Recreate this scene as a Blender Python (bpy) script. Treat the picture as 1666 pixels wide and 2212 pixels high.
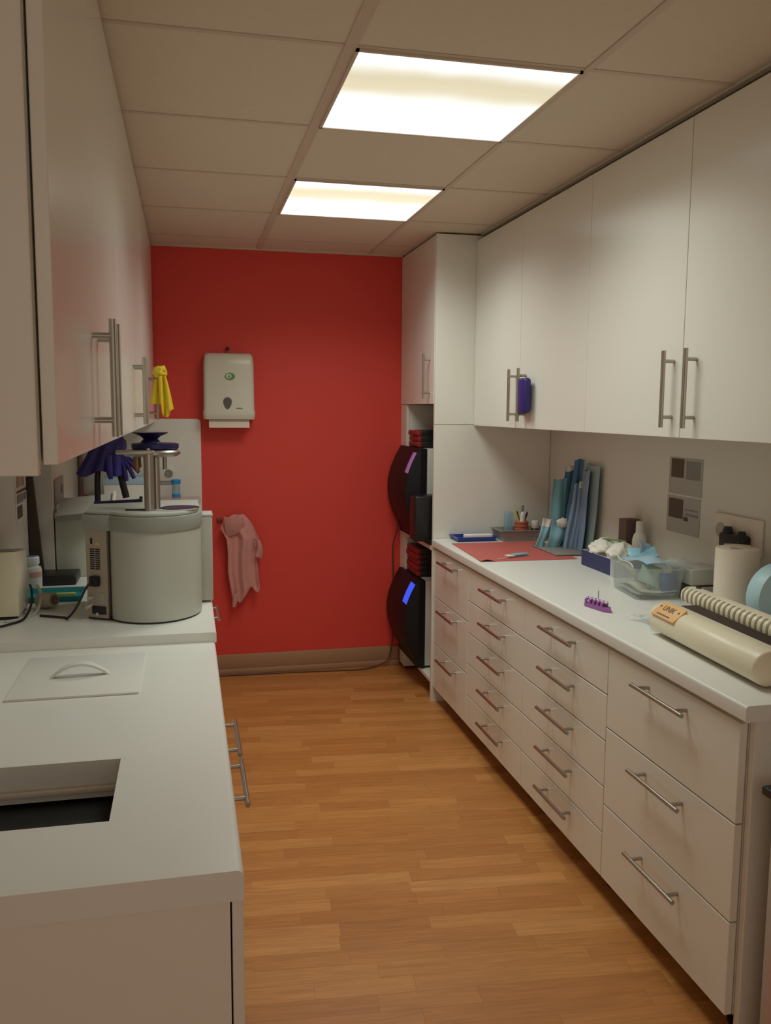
import bpy, bmesh, math, random
from mathutils import Vector, Matrix, noise

for o in list(bpy.data.objects):
    bpy.data.objects.remove(o, do_unlink=True)
SC = bpy.context.scene
COL = SC.collection
random.seed(7)
H = 2.316            # ceiling height

# ------------------------------------------------------------------ camera
def make_camera():
    yaw, pitch, roll, f = 0.2253, -0.1177, 0.0071, 1873.3
    fw = Vector((math.sin(yaw)*math.cos(pitch), math.cos(yaw)*math.cos(pitch), math.sin(pitch)))
    r = Vector((math.cos(yaw), -math.sin(yaw), 0)); u = r.cross(fw)
    r2 = r*math.cos(roll)+u*math.sin(roll); u2 = -r*math.sin(roll)+u*math.cos(roll)
    cd = bpy.data.cameras.new('camera'); cam = bpy.data.objects.new('camera', cd); COL.objects.link(cam)
    m = Matrix(((r2.x, u2.x, -fw.x, -0.3922), (r2.y, u2.y, -fw.y, -2.1081), (r2.z, u2.z, -fw.z, 1.4735), (0, 0, 0, 1)))
    cam.matrix_world = m
    cd.sensor_fit = 'VERTICAL'; cd.sensor_height = 24.0; cd.lens = f/2212*24.0
    cd.clip_start = 0.02; cd.clip_end = 50
    SC.camera = cam
make_camera()

# ------------------------------------------------------------------ world, exposure, light strength
w = bpy.data.worlds.new('world'); SC.world = w; w.use_nodes = True
bg = w.node_tree.nodes['Background']
bg.inputs['Color'].default_value = (1.0, 0.86, 0.74, 1); bg.inputs['Strength'].default_value = 0.60
PANEL_STRENGTH = 1.2          # glow of the diffuser seen from the side
PANEL_COLOR = (0.97, 1.0, 0.97)
LAMP_POWER = 7.5              # the louvred lamps throw most of their light downwards
LAMP_COLOR = (0.92, 1.0, 0.94)
LAMP_SPREAD = 142.0
SC.view_settings.view_transform = 'Standard'
SC.view_settings.look = 'None'
SC.view_settings.gamma = 1.0
SC.view_settings.use_curve_mapping = False
SC.view_settings.exposure = 0.0

# ------------------------------------------------------------------ materials
def lin(c):
    return tuple((x/255/12.92 if x/255 <= .04045 else ((x/255+.055)/1.055)**2.4) for x in c)

def M(name, c, rough=.5, metal=0.0, var=.04, vscale=6.0, bump=0.0, bscale=200.0, spec=.5, stretch=None, emit=None, estr=0.0, sheen=0.0, raw=False):
    """procedural principled material: base colour with gentle noise variation and optional fine relief"""
    m = bpy.data.materials.new(name); m.use_nodes = True
    nt = m.node_tree; b = nt.nodes['Principled BSDF']
    col = c if raw else lin(c)
    tc = nt.nodes.new('ShaderNodeTexCoord')
    mp = nt.nodes.new('ShaderNodeMapping'); nt.links.new(tc.outputs['Object'], mp.inputs['Vector'])
    if stretch: mp.inputs['Scale'].default_value = stretch
    n = nt.nodes.new('ShaderNodeTexNoise'); n.inputs['Scale'].default_value = vscale; n.inputs['Detail'].default_value = 4
    nt.links.new(mp.outputs['Vector'], n.inputs['Vector'])
    mx = nt.nodes.new('ShaderNodeMix'); mx.data_type = 'RGBA'
    mx.inputs[6].default_value = (*[x*(1-var) for x in col], 1); mx.inputs[7].default_value = (*[min(1, x*(1+var)) for x in col], 1)
    nt.links.new(n.outputs['Fac'], mx.inputs[0]); nt.links.new(mx.outputs[2], b.inputs['Base Color'])
    b.inputs['Roughness'].default_value = rough; b.inputs['Metallic'].default_value = metal
    b.inputs['Specular IOR Level'].default_value = spec
    if sheen: b.inputs['Sheen Weight'].default_value = sheen
    if bump:
        n2 = nt.nodes.new('ShaderNodeTexNoise'); n2.inputs['Scale'].default_value = bscale; n2.inputs['Detail'].default_value = 3
        nt.links.new(mp.outputs['Vector'], n2.inputs['Vector'])
        bp = nt.nodes.new('ShaderNodeBump'); bp.inputs['Strength'].default_value = bump; bp.inputs['Distance'].default_value = .002
        nt.links.new(n2.outputs['Fac'], bp.inputs['Height']); nt.links.new(bp.outputs['Normal'], b.inputs['Normal'])
    if emit:
        b.inputs['Emission Color'].default_value = (*lin(emit), 1); b.inputs['Emission Strength'].default_value = estr
    return m

def CLEAR(name, c, opac=.3, rough=.15):
    """thin clear plastic: part transparent, part glossy plastic"""
    m = bpy.data.materials.new(name); m.use_nodes = True; nt = m.node_tree
    b = nt.nodes['Principled BSDF']; out = nt.nodes['Material Output']
    b.inputs['Base Color'].default_value = (*lin(c), 1); b.inputs['Roughness'].default_value = rough
    t = nt.nodes.new('ShaderNodeBsdfTransparent'); t.inputs['Color'].default_value = (.93, .95, .95, 1)
    n = nt.nodes.new('ShaderNodeTexNoise'); n.inputs['Scale'].default_value = 18
    mr = nt.nodes.new('ShaderNodeMapRange'); mr.inputs['To Min'].default_value = opac*.75; mr.inputs['To Max'].default_value = opac*1.25
    nt.links.new(n.outputs['Fac'], mr.inputs['Value'])
    mx = nt.nodes.new('ShaderNodeMixShader'); nt.links.new(mr.outputs['Result'], mx.inputs['Fac'])
    nt.links.new(t.outputs[0], mx.inputs[1]); nt.links.new(b.outputs[0], mx.inputs[2]); nt.links.new(mx.outputs[0], out.inputs['Surface'])
    return m

def WOOD(name):
    m = bpy.data.materials.new(name); m.use_nodes = True; nt = m.node_tree; b = nt.nodes['Principled BSDF']
    oi = nt.nodes.new('ShaderNodeObjectInfo'); tc = nt.nodes.new('ShaderNodeTexCoord')
    ramp = nt.nodes.new('ShaderNodeValToRGB')
    cols = [(0.0, (180, 117, 60)), (.3, (187, 123, 64)), (.55, (192, 129, 69)), (.8, (197, 134, 73)), (1.0, (203, 141, 80))]
    el = ramp.color_ramp.elements
    el[0].position, el[0].color = cols[0][0], (*lin(cols[0][1]), 1)
    el[1].position, el[1].color = cols[-1][0], (*lin(cols[-1][1]), 1)
    for p, c in cols[1:-1]:
        e = el.new(p); e.color = (*lin(c), 1)
    nt.links.new(oi.outputs['Random'], ramp.inputs['Fac'])
    cmb = nt.nodes.new('ShaderNodeVectorMath'); cmb.operation = 'ADD'
    sc = nt.nodes.new('ShaderNodeVectorMath'); sc.operation = 'SCALE'; sc.inputs['Scale'].default_value = 17.0
    nt.links.new(oi.outputs['Location'], sc.inputs[0]); nt.links.new(tc.outputs['Object'], cmb.inputs[0]); nt.links.new(sc.outputs[0], cmb.inputs[1])
    mp = nt.nodes.new('ShaderNodeMapping'); mp.inputs['Scale'].default_value = (5, 70, 5); nt.links.new(cmb.outputs[0], mp.inputs['Vector'])
    n = nt.nodes.new('ShaderNodeTexNoise'); n.inputs['Scale'].default_value = 1.0; n.inputs['Detail'].default_value = 6; n.inputs['Distortion'].default_value = 1.2
    nt.links.new(mp.outputs[0], n.inputs['Vector'])
    mr = nt.nodes.new('ShaderNodeMapRange'); mr.inputs['From Min'].default_value = .3; mr.inputs['From Max'].default_value = .7
    mr.inputs['To Min'].default_value = .80; mr.inputs['To Max'].default_value = 1.1; nt.links.new(n.outputs['Fac'], mr.inputs['Value'])
    hs = nt.nodes.new('ShaderNodeHueSaturation'); nt.links.new(ramp.outputs[0], hs.inputs['Color']); nt.links.new(mr.outputs[0], hs.inputs['Value'])
    nt.links.new(hs.outputs[0], b.inputs['Base Color'])
    b.inputs['Roughness'].default_value = .42
    return m

def PANEL(name, k):
    """lit diffuser of a ceiling light; an aged tube leaves one yellowish weak band across it"""
    m = bpy.data.materials.new(name); m.use_nodes = True; nt = m.node_tree
    for n in list(nt.nodes):
        if n.type == 'BSDF_PRINCIPLED': nt.nodes.remove(n)
    out = nt.nodes['Material Output']; em = nt.nodes.new('ShaderNodeEmission')
    tc = nt.nodes.new('ShaderNodeTexCoord'); sp = nt.nodes.new('ShaderNodeSeparateXYZ'); nt.links.new(tc.outputs['Object'], sp.inputs[0])
    ns = nt.nodes.new('ShaderNodeTexNoise'); ns.inputs['Scale'].default_value = 3.0; nt.links.new(tc.outputs['Object'], ns.inputs['Vector'])
    ad = nt.nodes.new('ShaderNodeMath'); ad.operation = 'MULTIPLY_ADD'; ad.inputs[1].default_value = .12
    nt.links.new(ns.outputs['Fac'], ad.inputs[0]); nt.links.new(sp.outputs['Y'], ad.inputs[2])
    rp = nt.nodes.new('ShaderNodeValToRGB'); mr = nt.nodes.new('ShaderNodeMapRange')
    mr.inputs['From Min'].default_value = -.24; mr.inputs['From Max'].default_value = .36
    nt.links.new(ad.outputs[0], mr.inputs['Value']); nt.links.new(mr.outputs[0], rp.inputs['Fac'])
    S = PANEL_STRENGTH; full = tuple(S*c for c in PANEL_COLOR)
    el = rp.color_ramp.elements
    # ramp stores a 0..1 factor of the full strength
    el[0].position = 0; el[0].color = (1, 1, 1, 1); el[1].position = 1; el[1].color = (1, 1, 1, 1)
    lo = (.68*k, .585*k, .42*k)
    rp.color_ramp.interpolation = 'EASE'
    for p, c in ((.06, (1, 1, 1)), (.27, tuple(min(1, v) for v in lo)), (.36, tuple(min(1, v*1.05) for v in lo)), (.56, (1, 1, 1))):
        e = el.new(p); e.color = (*c, 1)
    ml = nt.nodes.new('ShaderNodeMix'); ml.data_type = 'RGBA'; ml.blend_type = 'MULTIPLY'; ml.inputs[0].default_value = 1
    nt.links.new(rp.outputs[0], ml.inputs[6]); ml.inputs[7].default_value = (*PANEL_COLOR, 1)
    nt.links.new(ml.outputs[2], em.inputs['Color']); em.inputs['Strength'].default_value = S
    nt.links.new(em.outputs[0], out.inputs['Surface'])
    return m

WHITE = M('white_laminate', (230, 226, 215), .22, var=.012, vscale=2, spec=.5)
WHITE2 = M('white_worktop', (230, 228, 220), .30, var=.012, vscale=3, spec=.5)
WHITEW = M('white_painted_wall', (222, 214, 202), .75, var=.02, vscale=2, bump=.08, bscale=300)
EDGE = M('white_edge_band', (226, 214, 198), .4, var=.015)
REDWALL = M('red_wall_paint', (222, 66, 54), .6, var=.03, vscale=1.5, bump=.06, bscale=350)
CEIL = M('ceiling_tile_face', (222, 210, 190), .9, var=.03, vscale=40, bump=.25, bscale=420)
TBAR = M('ceiling_grid_metal', (208, 192, 174), .6, var=.02)
STEEL = M('brushed_steel', (176, 168, 158), .32, metal=1.0, var=.05, vscale=60, stretch=(1, 1, 8))
CHROME = M('polished_steel', (200, 198, 192), .14, metal=1.0, var=.03)
BLACK = M('black_plastic', (22, 21, 22), .38, var=.1)
BLACKG = M('black_satin', (20, 18, 19), .5, var=.06, spec=.3)
DARK = M('dark_seam', (58, 48, 42), .8)  # dark brown of the unit seam and the box edge strip
GREYM = M('machine_grey', (186, 186, 174), .45, var=.015)
GREYR = M('machine_rim_grey', (150, 152, 142), .5, var=.02)
BEIGE = M('machine_back_plate', (176, 162, 148), .55, var=.03)
NAVY = M('dark_blue_plastic', (28, 26, 72), .35, var=.05)
PURPLE = M('purple_nitrile', (46, 34, 112), .45, var=.08, vscale=25, bump=.2, bscale=60)
YELLOW = M('yellow_rubber', (226, 196, 40), .5, var=.06, vscale=25, bump=.2, bscale=80)
PINKC = M('pink_cotton', (206, 142, 132), .95, var=.08, vscale=30, bump=.5, bscale=260, sheen=.3)
REDP = M('red_plastic', (150, 42, 38), .4, var=.06)
REDMAT = M('red_mat_vinyl', (198, 98, 90), .55, var=.04, vscale=12, bump=.1, bscale=300)
WOODF = WOOD('oak_strip')
SKIRT = M('brown_skirting', (170, 128, 96), .5, var=.07, vscale=8, stretch=(1, 1, 14))
CREAM = M('cream_plastic', (234, 224, 196), .32, var=.015)
CREAMD = M('cream_recess', (150, 140, 116), .5)
ORANGE = M('orange_label', (232, 178, 112), .5, var=.05)
INK = M('dark_print', (92, 84, 96), .6)
BROWNP = M('brown_print', (92, 74, 60), .7, var=.15, vscale=60)
GREYP = M('grey_print', (140, 132, 126), .8, var=.1, vscale=80)
PAPER = M('paper_white', (228, 220, 210), .85, var=.02, bump=.1, bscale=500)
PAPERG = M('paper_grey', (176, 168, 158), .8, var=.03)
TISSUE = M('tissue_white', (236, 230, 218), .95, var=.03, vscale=14, bump=.5, bscale=90)
TOWEL = M('paper_towel_roll', (232, 218, 200), .95, var=.02, bump=.3, bscale=160)
PBLUE = [M('pouch_blue_%s' % n, c, .35, var=.08, vscale=20, bump=.15, bscale=40) for n, c in (('pale', (142, 190, 206)), ('teal', (120, 172, 182)), ('deep', (66, 112, 142)), ('lavender', (142, 164, 192)), ('mist', (150, 170, 172)))]
LBLUE = M('light_blue_film', (186, 220, 228), .4, var=.04)
TRAYB = M('blue_tray_plastic', (34, 56, 142), .3, var=.05)
BOXB = M('navy_card', (44, 52, 98), .5, var=.05)
GREYT = M('grey_tray_plastic', (142, 138, 128), .4, var=.04)
LGREY = M('light_grey_plastic', (196, 194, 184), .4, var=.03)
TEAL = M('teal_plastic', (42, 150, 156), .35, var=.05)
GREEN = M('green_print', (92, 150, 84), .5)
SMOKE = M('smoked_window', (86, 82, 74), .2)
LILAC = M('purple_plastic', (160, 98, 164), .3, var=.06)
WICKER = M('terracotta_weave', (176, 92, 66), .7, var=.25, vscale=90, bump=.6, bscale=150)
BROWNB = M('brown_card', (104, 76, 70), .6, var=.1, vscale=30)
CYAN = M('cyan_cap', (44, 150, 208), .35)
CLEARW = CLEAR('clear_plastic', (224, 226, 220), .20)
CLEARB = CLEAR('clear_blue_film', (158, 194, 210), .5)
CLEARP = CLEAR('clear_pink_plastic', (226, 178, 184), .4)
SCREEN = M('lcd_screen_blue', (30, 60, 200), .3, var=.01, emit=(40, 96, 255), estr=.75)
SCREEN2 = M('lcd_screen_grey', (176, 130, 190), .25, var=.02, emit=(150, 110, 200), estr=.12)
CABLEK = M('black_cable', (28, 26, 26), .5)
CABLEB = M('brown_cable', (92, 50, 36), .5)
REDK = M('red_knob', (196, 40, 36), .35)
BINK = M('black_bag', (16, 17, 20), .55, bump=.4, bscale=12)
PINKISH = M('pinkish_panel', (196, 160, 150), .5, var=.03)
GREENY = M('pale_green_film', (176, 200, 188), .4, var=.05)

# ------------------------------------------------------------------ mesh helpers
def root_loc(o):
    while o.parent is not None: o = o.parent
    return Vector(o.location)

class MB:
    def __init__(s, T=None):
        s.bm = bmesh.new(); s.T = T
    def _add(s, bm2):
        me = bpy.data.meshes.new('tmp'); bm2.to_mesh(me); bm2.free()
        s.bm.from_mesh(me); bpy.data.meshes.remove(me); return s
    def box(s, x0, x1, y0, y1, z0, z1, r=0.0, seg=2):
        b = bmesh.new()
        v = [b.verts.new((x, y, z)) for z in (z0, z1) for y in (y0, y1) for x in (x0, x1)]
        for f in ((0, 2, 3, 1), (4, 5, 7, 6), (0, 1, 5, 4), (2, 6, 7, 3), (0, 4, 6, 2), (1, 3, 7, 5)): b.faces.new([v[i] for i in f])
        if r > 0:
            bmesh.ops.bevel(b, geom=list(b.edges), offset=r, segments=seg, profile=.5, affect='EDGES')
        return s._add(b)
    def cyl(s, p0, p1, r0, r1=None, n=20):
        r1 = r0 if r1 is None else r1
        p0, p1 = Vector(p0), Vector(p1); d = (p1-p0).normalized()
        a = d.orthogonal().normalized(); c = d.cross(a)
        b = bmesh.new(); R = []
        for p, r in ((p0, r0), (p1, r1)):
            R.append([b.verts.new(p+a*(r*math.cos(2*math.pi*i/n))+c*(r*math.sin(2*math.pi*i/n))) for i in range(n)])
        for i in range(n): b.faces.new((R[0][i], R[0][(i+1) % n], R[1][(i+1) % n], R[1][i]))
        b.faces.new(R[0][::-1]); b.faces.new(R[1])
        return s._add(b)
    def tube(s, pts, r, n=8, sub=6):
        P = [Vector(p) for p in pts]
        if sub > 1 and len(P) > 2:
            Q = []
            for i in range(len(P)-1):
                p0 = P[max(i-1, 0)]; p1 = P[i]; p2 = P[i+1]; p3 = P[min(i+2, len(P)-1)]
                for k in range(sub):
                    t = k/sub
                    Q.append(.5*((2*p1)+(p2-p0)*t+(2*p0-5*p1+4*p2-p3)*t*t+(3*p1-p0-3*p2+p3)*t**3))
            Q.append(P[-1]); P = Q
        b = bmesh.new(); R = []; a = None
        for i, p in enumerate(P):
            d = (P[min(i+1, len(P)-1)]-P[max(i-1, 0)]).normalized()
            a = d.orthogonal().normalized() if a is None else (a-d*a.dot(d)).normalized()
            c = d.cross(a); rr = r(i/(len(P)-1)) if callable(r) else r
            R.append([b.verts.new(p+a*(rr*math.cos(2*math.pi*k/n))+c*(rr*math.sin(2*math.pi*k/n))) for k in range(n)])
        for i in range(len(R)-1):
            for k in range(n): b.faces.new((R[i][k], R[i][(k+1) % n], R[i+1][(k+1) % n], R[i+1][k]))
        b.faces.new(R[0][::-1]); b.faces.new(R[-1])
        return s._add(b)
    def lathe(s, c, prof, n=32, axis='z'):
        b = bmesh.new(); R = []
        for r, z in prof:
            ring = []
            for i in range(n):
                a = 2*math.pi*i/n; q = (r*math.cos(a), r*math.sin(a), z)
                if axis == 'y': q = (q[0], z, -q[1])
                if axis == 'x': q = (z, q[1], q[0])
                ring.append(b.verts.new(Vector(c)+Vector(q)))
            R.append(ring)
        for i in range(len(R)-1):
            for k in range(n): b.faces.new((R[i][k], R[i][(k+1) % n], R[i+1][(k+1) % n], R[i+1][k]))
        b.faces.new(R[0][::-1]); b.faces.new(R[-1])
        return s._add(b)
    def prism(s, poly, axis, a0, a1, r=0.0):
        b = bmesh.new()
        def q(p, a):
            return {'z': (p[0], p[1], a), 'y': (p[0], a, p[1]), 'x': (a, p[0], p[1])}[axis]
        A = [b.verts.new(q(p, a0)) for p in poly]; B = [b.verts.new(q(p, a1)) for p in poly]; n = len(poly)
        for i in range(n): b.faces.new((A[i], A[(i+1) % n], B[(i+1) % n], B[i]))
        fa = b.faces.new(A[::-1]); fb = b.faces.new(B)
        bmesh.ops.recalc_face_normals(b, faces=b.faces)
        if r > 0:
            es = [e for e in b.edges if (e.verts[0] in A and e.verts[1] in A) or (e.verts[0] in B and e.verts[1] in B)]
            bmesh.ops.bevel(b, geom=es, offset=r, segments=2, profile=.5, affect='EDGES')
        return s._add(b)
    def sheet(s, fn, nu, nv, th):
        """grid surface fn(u, v) given a thickness"""
        b = bmesh.new(); G = [[Vector(fn(i/nu, j/nv)) for i in range(nu+1)] for j in range(nv+1)]
        def nrm(i, j):
            du = G[j][min(i+1, nu)]-G[j][max(i-1, 0)]; dv = G[min(j+1, nv)][i]-G[max(j-1, 0)][i]
            n = du.cross(dv); return n.normalized() if n.length > 1e-9 else Vector((0, 0, 1))
        A = [[b.verts.new(G[j][i]+nrm(i, j)*th/2) for i in range(nu+1)] for j in range(nv+1)]
        B = [[b.verts.new(G[j][i]-nrm(i, j)*th/2) for i in range(nu+1)] for j in range(nv+1)]
        for j in range(nv):
            for i in range(nu):
                b.faces.new((A[j][i], A[j][i+1], A[j+1][i+1], A[j+1][i])); b.faces.new((B[j][i], B[j+1][i], B[j+1][i+1], B[j][i+1]))
        for i in range(nu):
            b.faces.new((A[0][i+1], A[0][i], B[0][i], B[0][i+1])); b.faces.new((A[nv][i], A[nv][i+1], B[nv][i+1], B[nv][i]))
        for j in range(nv):
            b.faces.new((A[j][0], A[j+1][0], B[j+1][0], B[j][0])); b.faces.new((A[j+1][nu], A[j][nu], B[j][nu], B[j+1][nu]))
        return s._add(b)
    def blob(s, c, rad, amp=.15, freq=3.0, seed=0, sub=3, flat=None):
        b = bmesh.new(); bmesh.ops.create_icosphere(b, subdivisions=sub, radius=1.0)
        for v in b.verts:
            p = v.co.copy(); k = 1+amp*noise.noise(p*freq+Vector((seed*7.3, seed*3.1, seed)))*1.6
            k += amp*.5*noise.noise(p*freq*2.3+Vector((seed, 5, seed*2.2)))
            v.co = Vector((p.x*rad[0]*k, p.y*rad[1]*k, p.z*rad[2]*k))+Vector(c)
            if flat is not None and v.co.z < flat: v.co.z = flat
        return s._add(b)
    def build(s, name, mat, parent=None, smooth=35):
        if s.T is not None: s.bm.transform(s.T)
        me = bpy.data.meshes.new(name)
        if parent is not None: off = root_loc(parent)
        else:
            xs = [v.co for v in s.bm.verts]
            off = Vector(((min(v.x for v in xs)+max(v.x for v in xs))/2, (min(v.y for v in xs)+max(v.y for v in xs))/2, min(v.z for v in xs)))
        bmesh.ops.translate(s.bm, verts=s.bm.verts, vec=-off)
        bmesh.ops.recalc_face_normals(s.bm, faces=s.bm.faces)
        s.bm.to_mesh(me); s.bm.free()
        me.materials.append(mat)
        if smooth:
            me.shade_smooth(); me.set_sharp_from_angle(angle=math.radians(smooth))
        o = bpy.data.objects.new(name, me); COL.objects.link(o)
        if parent is not None: o.parent = parent
        else: o.location = off
        return o

def tag(o, label, cat, group=None):
    o['label'] = label; o['category'] = cat
    if group: o['group'] = group
    return o
def struct(o, label=None):
    o['kind'] = 'structure'
    if label: o['label'] = label
    return o
def thing(name, label, cat, loc, group=None):
    o = bpy.data.objects.new(name, None); COL.objects.link(o); o.location = loc; o.empty_display_size = .05
    return tag(o, label, cat, group)
def B(name, mat, parent, *a, r=0.0, seg=2):
    return MB().box(*a, r=r, seg=seg).build(name, mat, parent)
def text(name, body, size, mat, parent, M4, ext=.0004):
    cu = bpy.data.curves.new(name, 'FONT'); cu.body = body; cu.size = size; cu.extrude = ext; cu.align_x = 'CENTER'; cu.align_y = 'CENTER'
    t = bpy.data.objects.new(name, cu); COL.objects.link(t)
    bpy.context.view_layer.update()
    me = bpy.data.meshes.new_from_object(t.evaluated_get(bpy.context.evaluated_depsgraph_get()))
    bpy.data.objects.remove(t, do_unlink=True); bpy.data.curves.remove(cu)
    me.transform(Matrix.Translation(-root_loc(parent)) @ M4); me.name = name
    me.materials.clear(); me.materials.append(mat)
    o = bpy.data.objects.new(name, me); COL.objects.link(o); o.parent = parent
    return o
def bar_handle(parent, p0, p1, out, r=.006, inset=.035, mat=None):
    """round bar handle with two posts; out is the vector from bar to the front it is screwed to"""
    p0, p1, out = Vector(p0), Vector(p1), Vector(out); d = (p1-p0).normalized()
    mb = MB().cyl(p0, p1, r, n=14)
    for q in (p0+d*inset, p1-d*inset): mb.cyl(q, q+out, r*.85, n=12)
    return mb.build('handle', mat or STEEL, parent)

# ================================================================== the setting
def floor_and_planks():
    fl = struct(MB().box(-1.1, 1.45, -3.2, 2.70, -.06, -.0015).build('floor', WOODF), 'oak strip floor running between the white cabinets')
    W = .064; xs0, xs1 = -.42, .98; y = 2.75; rot = math.radians(-5.0); piv = Vector((.25, 1.0, 0)); RM = Matrix.Rotation(rot, 4, 'Z'); cnt = 0; cache = {}
    rnd = random.Random(11); off = root_loc(fl)
    while y > -.62 and cnt < 296:
        y0 = y-W; x = xs0-rnd.uniform(0, .38)
        while x < xs1:
            L = rnd.choice((.26, .34, .42, .50, .58))
            if x+L > xs0+.02:
                key = round(L, 2)
                if key not in cache:
                    g = .0002
                    me = bpy.data.meshes.new('plank'); bm = bmesh.new()
                    bmesh.ops.create_cube(bm, size=1.0)
                    bmesh.ops.scale(bm, vec=(L-2*g, W-2*g, .006), verts=bm.verts)
                    bm.to_mesh(me); bm.free(); me.materials.append(WOODF); cache[key] = me
                o = bpy.data.objects.new('plank', cache[key]); COL.objects.link(o)
                o.parent = fl; o.rotation_euler.z = rot
                o.location = piv+(RM @ (Vector((x+L/2, y0+W/2, -.003))-piv))-off; cnt += 1
            x += L
        y -= W
floor_and_planks()

def walls():
    struct(MB().box(-1.2, 1.52, 2.68, 2.80, 0, 2.45).build('wall_back', REDWALL), 'red painted end wall of the narrow room')
    struct(MB().box(1.405, 1.52, -3.2, 2.68, 0, 2.45).build('wall_right', WHITEW), 'white wall behind the long worktop')
    struct(MB().box(-1.16, -1.045, -3.2, 2.68, 0, 2.45).build('wall_left', WHITEW), 'white wall behind the grey machine')
    struct(MB().box(-1.045, -.95, 1.75, 2.68, .75, 1.40).build('trim_1', WHITEW), 'white boxed-out panel in the left corner')
    bb = MB().box(-.315, .786, 2.664, 2.68, .03, .110, r=.003).box(-.315, .786, 2.652, 2.68, 0, .03, r=.004)
    struct(bb.build('baseboard_back', SKIRT), 'brown skirting board under the red wall')
walls()

def splash_panel():
    pts = [(-.948, .752), (-.318, .752), (-.318, 1.396)]
    for i in range(1, 6):
        a = math.pi/2*i/6; pts.append((-.338+.02*math.cos(a), 1.396+.02*math.sin(a)))
    pts += [(-.338, 1.416), (-.948, 1.416)]
    tag(MB().prism(pts, 'y', 2.668, 2.68, r=.001).build('splash_panel', WHITE), 'white splash panel on the red wall behind the grey machine', 'panel')
splash_panel()

def ceiling():
    c = struct(MB().box(-1.2, 1.52, -3.2, 2.80, H+.012, H+.08).build('ceiling', CEIL), 'suspended ceiling of square mineral tiles')
    off = root_loc(c)
    mb = MB()
    for x, wd in ((-.6, .02), (0, .030), (.6, .018), (1.2, .02)):
        MB().box(x-wd/2, x+wd/2, -3.0, 2.68, H-.001, H+.01).build('grid_runner', TBAR, c)
    ys = [k*.6 for k in range(-5, 5)]
    for y in ys:
        for x0, x1 in ((-.99, -.61), (-.585, -.015), (.015, .591), (.609, 1.19)):
            MB().box(x0, x1, y-.008, y+.008, H+.0005, H+.01).build('grid_cross_bar', TBAR, c)
    cache = {}
    for j in range(-5, 5):
        for i, x in enumerate((-.6, 0, .6)):
            if i == 1 and j in (0, 2): continue
            y0, y1 = j*.6+.007, min(j*.6+.593, 2.678)
            key = round(y1-y0, 3)
            if key not in cache:
                bm = bmesh.new(); bmesh.ops.create_cube(bm, size=1.0)
                bmesh.ops.scale(bm, vec=(.586, y1-y0, .008), verts=bm.verts)
                bmesh.ops.bevel(bm, geom=list(bm.edges), offset=.003, segments=1, affect='EDGES')
                me = bpy.data.meshes.new('ceiling_tile'); bm.to_mesh(me); bm.free(); me.materials.append(CEIL); cache[key] = me
            o = bpy.data.objects.new('ceiling_tile', cache[key]); COL.objects.link(o); o.parent = c
            o.location = Vector((x+.3, (y0+y1)/2, H+.0065))-off
    # perimeter angle along the right cabinets and the end wall
    struct(MB().box(1.012, 1.032, -3.0, 2.0, H-.004, H+.012).box(-.555, .79, 2.668, 2.68, H-.006, H+.012).build('trim_2', TBAR), 'edge angle of the ceiling grid')
ceiling()

def ceiling_light(y, mat, label):
    t = thing('ceiling_light', label, 'ceiling light', (.3, y+.3, H-.006), 'square ceiling light panels')
    mb = MB()
    for a in ((.014, .6-.008, y+.006, y+.014), (.014, .6-.008, y+.586, y+.594), (.014, .022, y+.006, y+.594), (.584, .592, y+.006, y+.594)):
        mb.box(a[0], a[1], a[2], a[3], H-.005, H+.012)
    mb.build('frame', TBAR, t)
    MB().box(.022, .584, y+.014, y+.586, H-.003, H+.004).build('diffuser', mat, t, smooth=0)
    ld = bpy.data.lights.new('lamp', 'AREA'); ld.shape = 'SQUARE'; ld.size = .55
    ld.energy = LAMP_POWER; ld.color = LAMP_COLOR; ld.spread = math.radians(LAMP_SPREAD)
    lo_ = bpy.data.objects.new('lamp', ld); COL.objects.link(lo_); lo_.parent = t
    lo_.location = (.003, 0, .0015)
ceiling_light(0.0, PANEL('lit_diffuser_aged', 1.0), 'larger-looking near ceiling light panel with a yellowish band')
ceiling_light(1.2, PANEL('lit_diffuser', 1.22), 'evenly white ceiling light panel nearer to the red wall')

# ================================================================== right side: base units, worktop
XF = .80
def base_unit(y0, y1, seps, hz, label, hy, end=False):
    t = thing('drawer_cabinet', label, 'cabinet', ((XF+1.39)/2, (y0+y1)/2, 0), 'base drawer units under the long worktop')
    B('body', WHITE, t, XF+.021, 1.39, y0+.001, y1-.001, .08, .796)
    g = .0018
    for k in range(len(seps)-1):
        d = B('drawer', WHITE, t, XF, XF+.019, y0+g, y1-g, seps[k+1]+g, seps[k]-g, r=.0015, seg=1)
        bar_handle(d, (.765, hy-.125, hz[k]), (.765, hy+.125, hz[k]), (XF-.765, 0, 0))
    for fx in (.89, 1.33):
        for fy in (y0+.07, y1-.07):
            MB().cyl((fx, fy, 0), (fx, fy, .08), .017, .021, n=14).cyl((fx, fy, 0), (fx, fy, .012), .027, n=16).build('foot', BLACK, t)
    if end:
        B('end_panel', WHITE, t, .822, 1.39, y0-.020, y0-.001, 0, .796, r=.001, seg=1)
T5 = [.785, .643, .501, .359, .217, .078]; H5 = [.742, .600, .458, .316, .174]
T3 = [.785, .546, .309, .078]; H3 = [.740, .498, .258]
base_unit(1.455, 2.0, T3, [.747, .507, .266], 'three-drawer white cabinet next to the tall cabinet', 1.705)
base_unit(.805, 1.455, T5, H5, 'five-drawer white cabinet below the red mat', 1.09)
base_unit(.155, .805, T5, H5, 'five-drawer white cabinet below the purple rack and clear bin', .468)
base_unit(-.470, .155, T3, H3, 'three-drawer white cabinet at the near end of the worktop', -.165, end=True)

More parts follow.
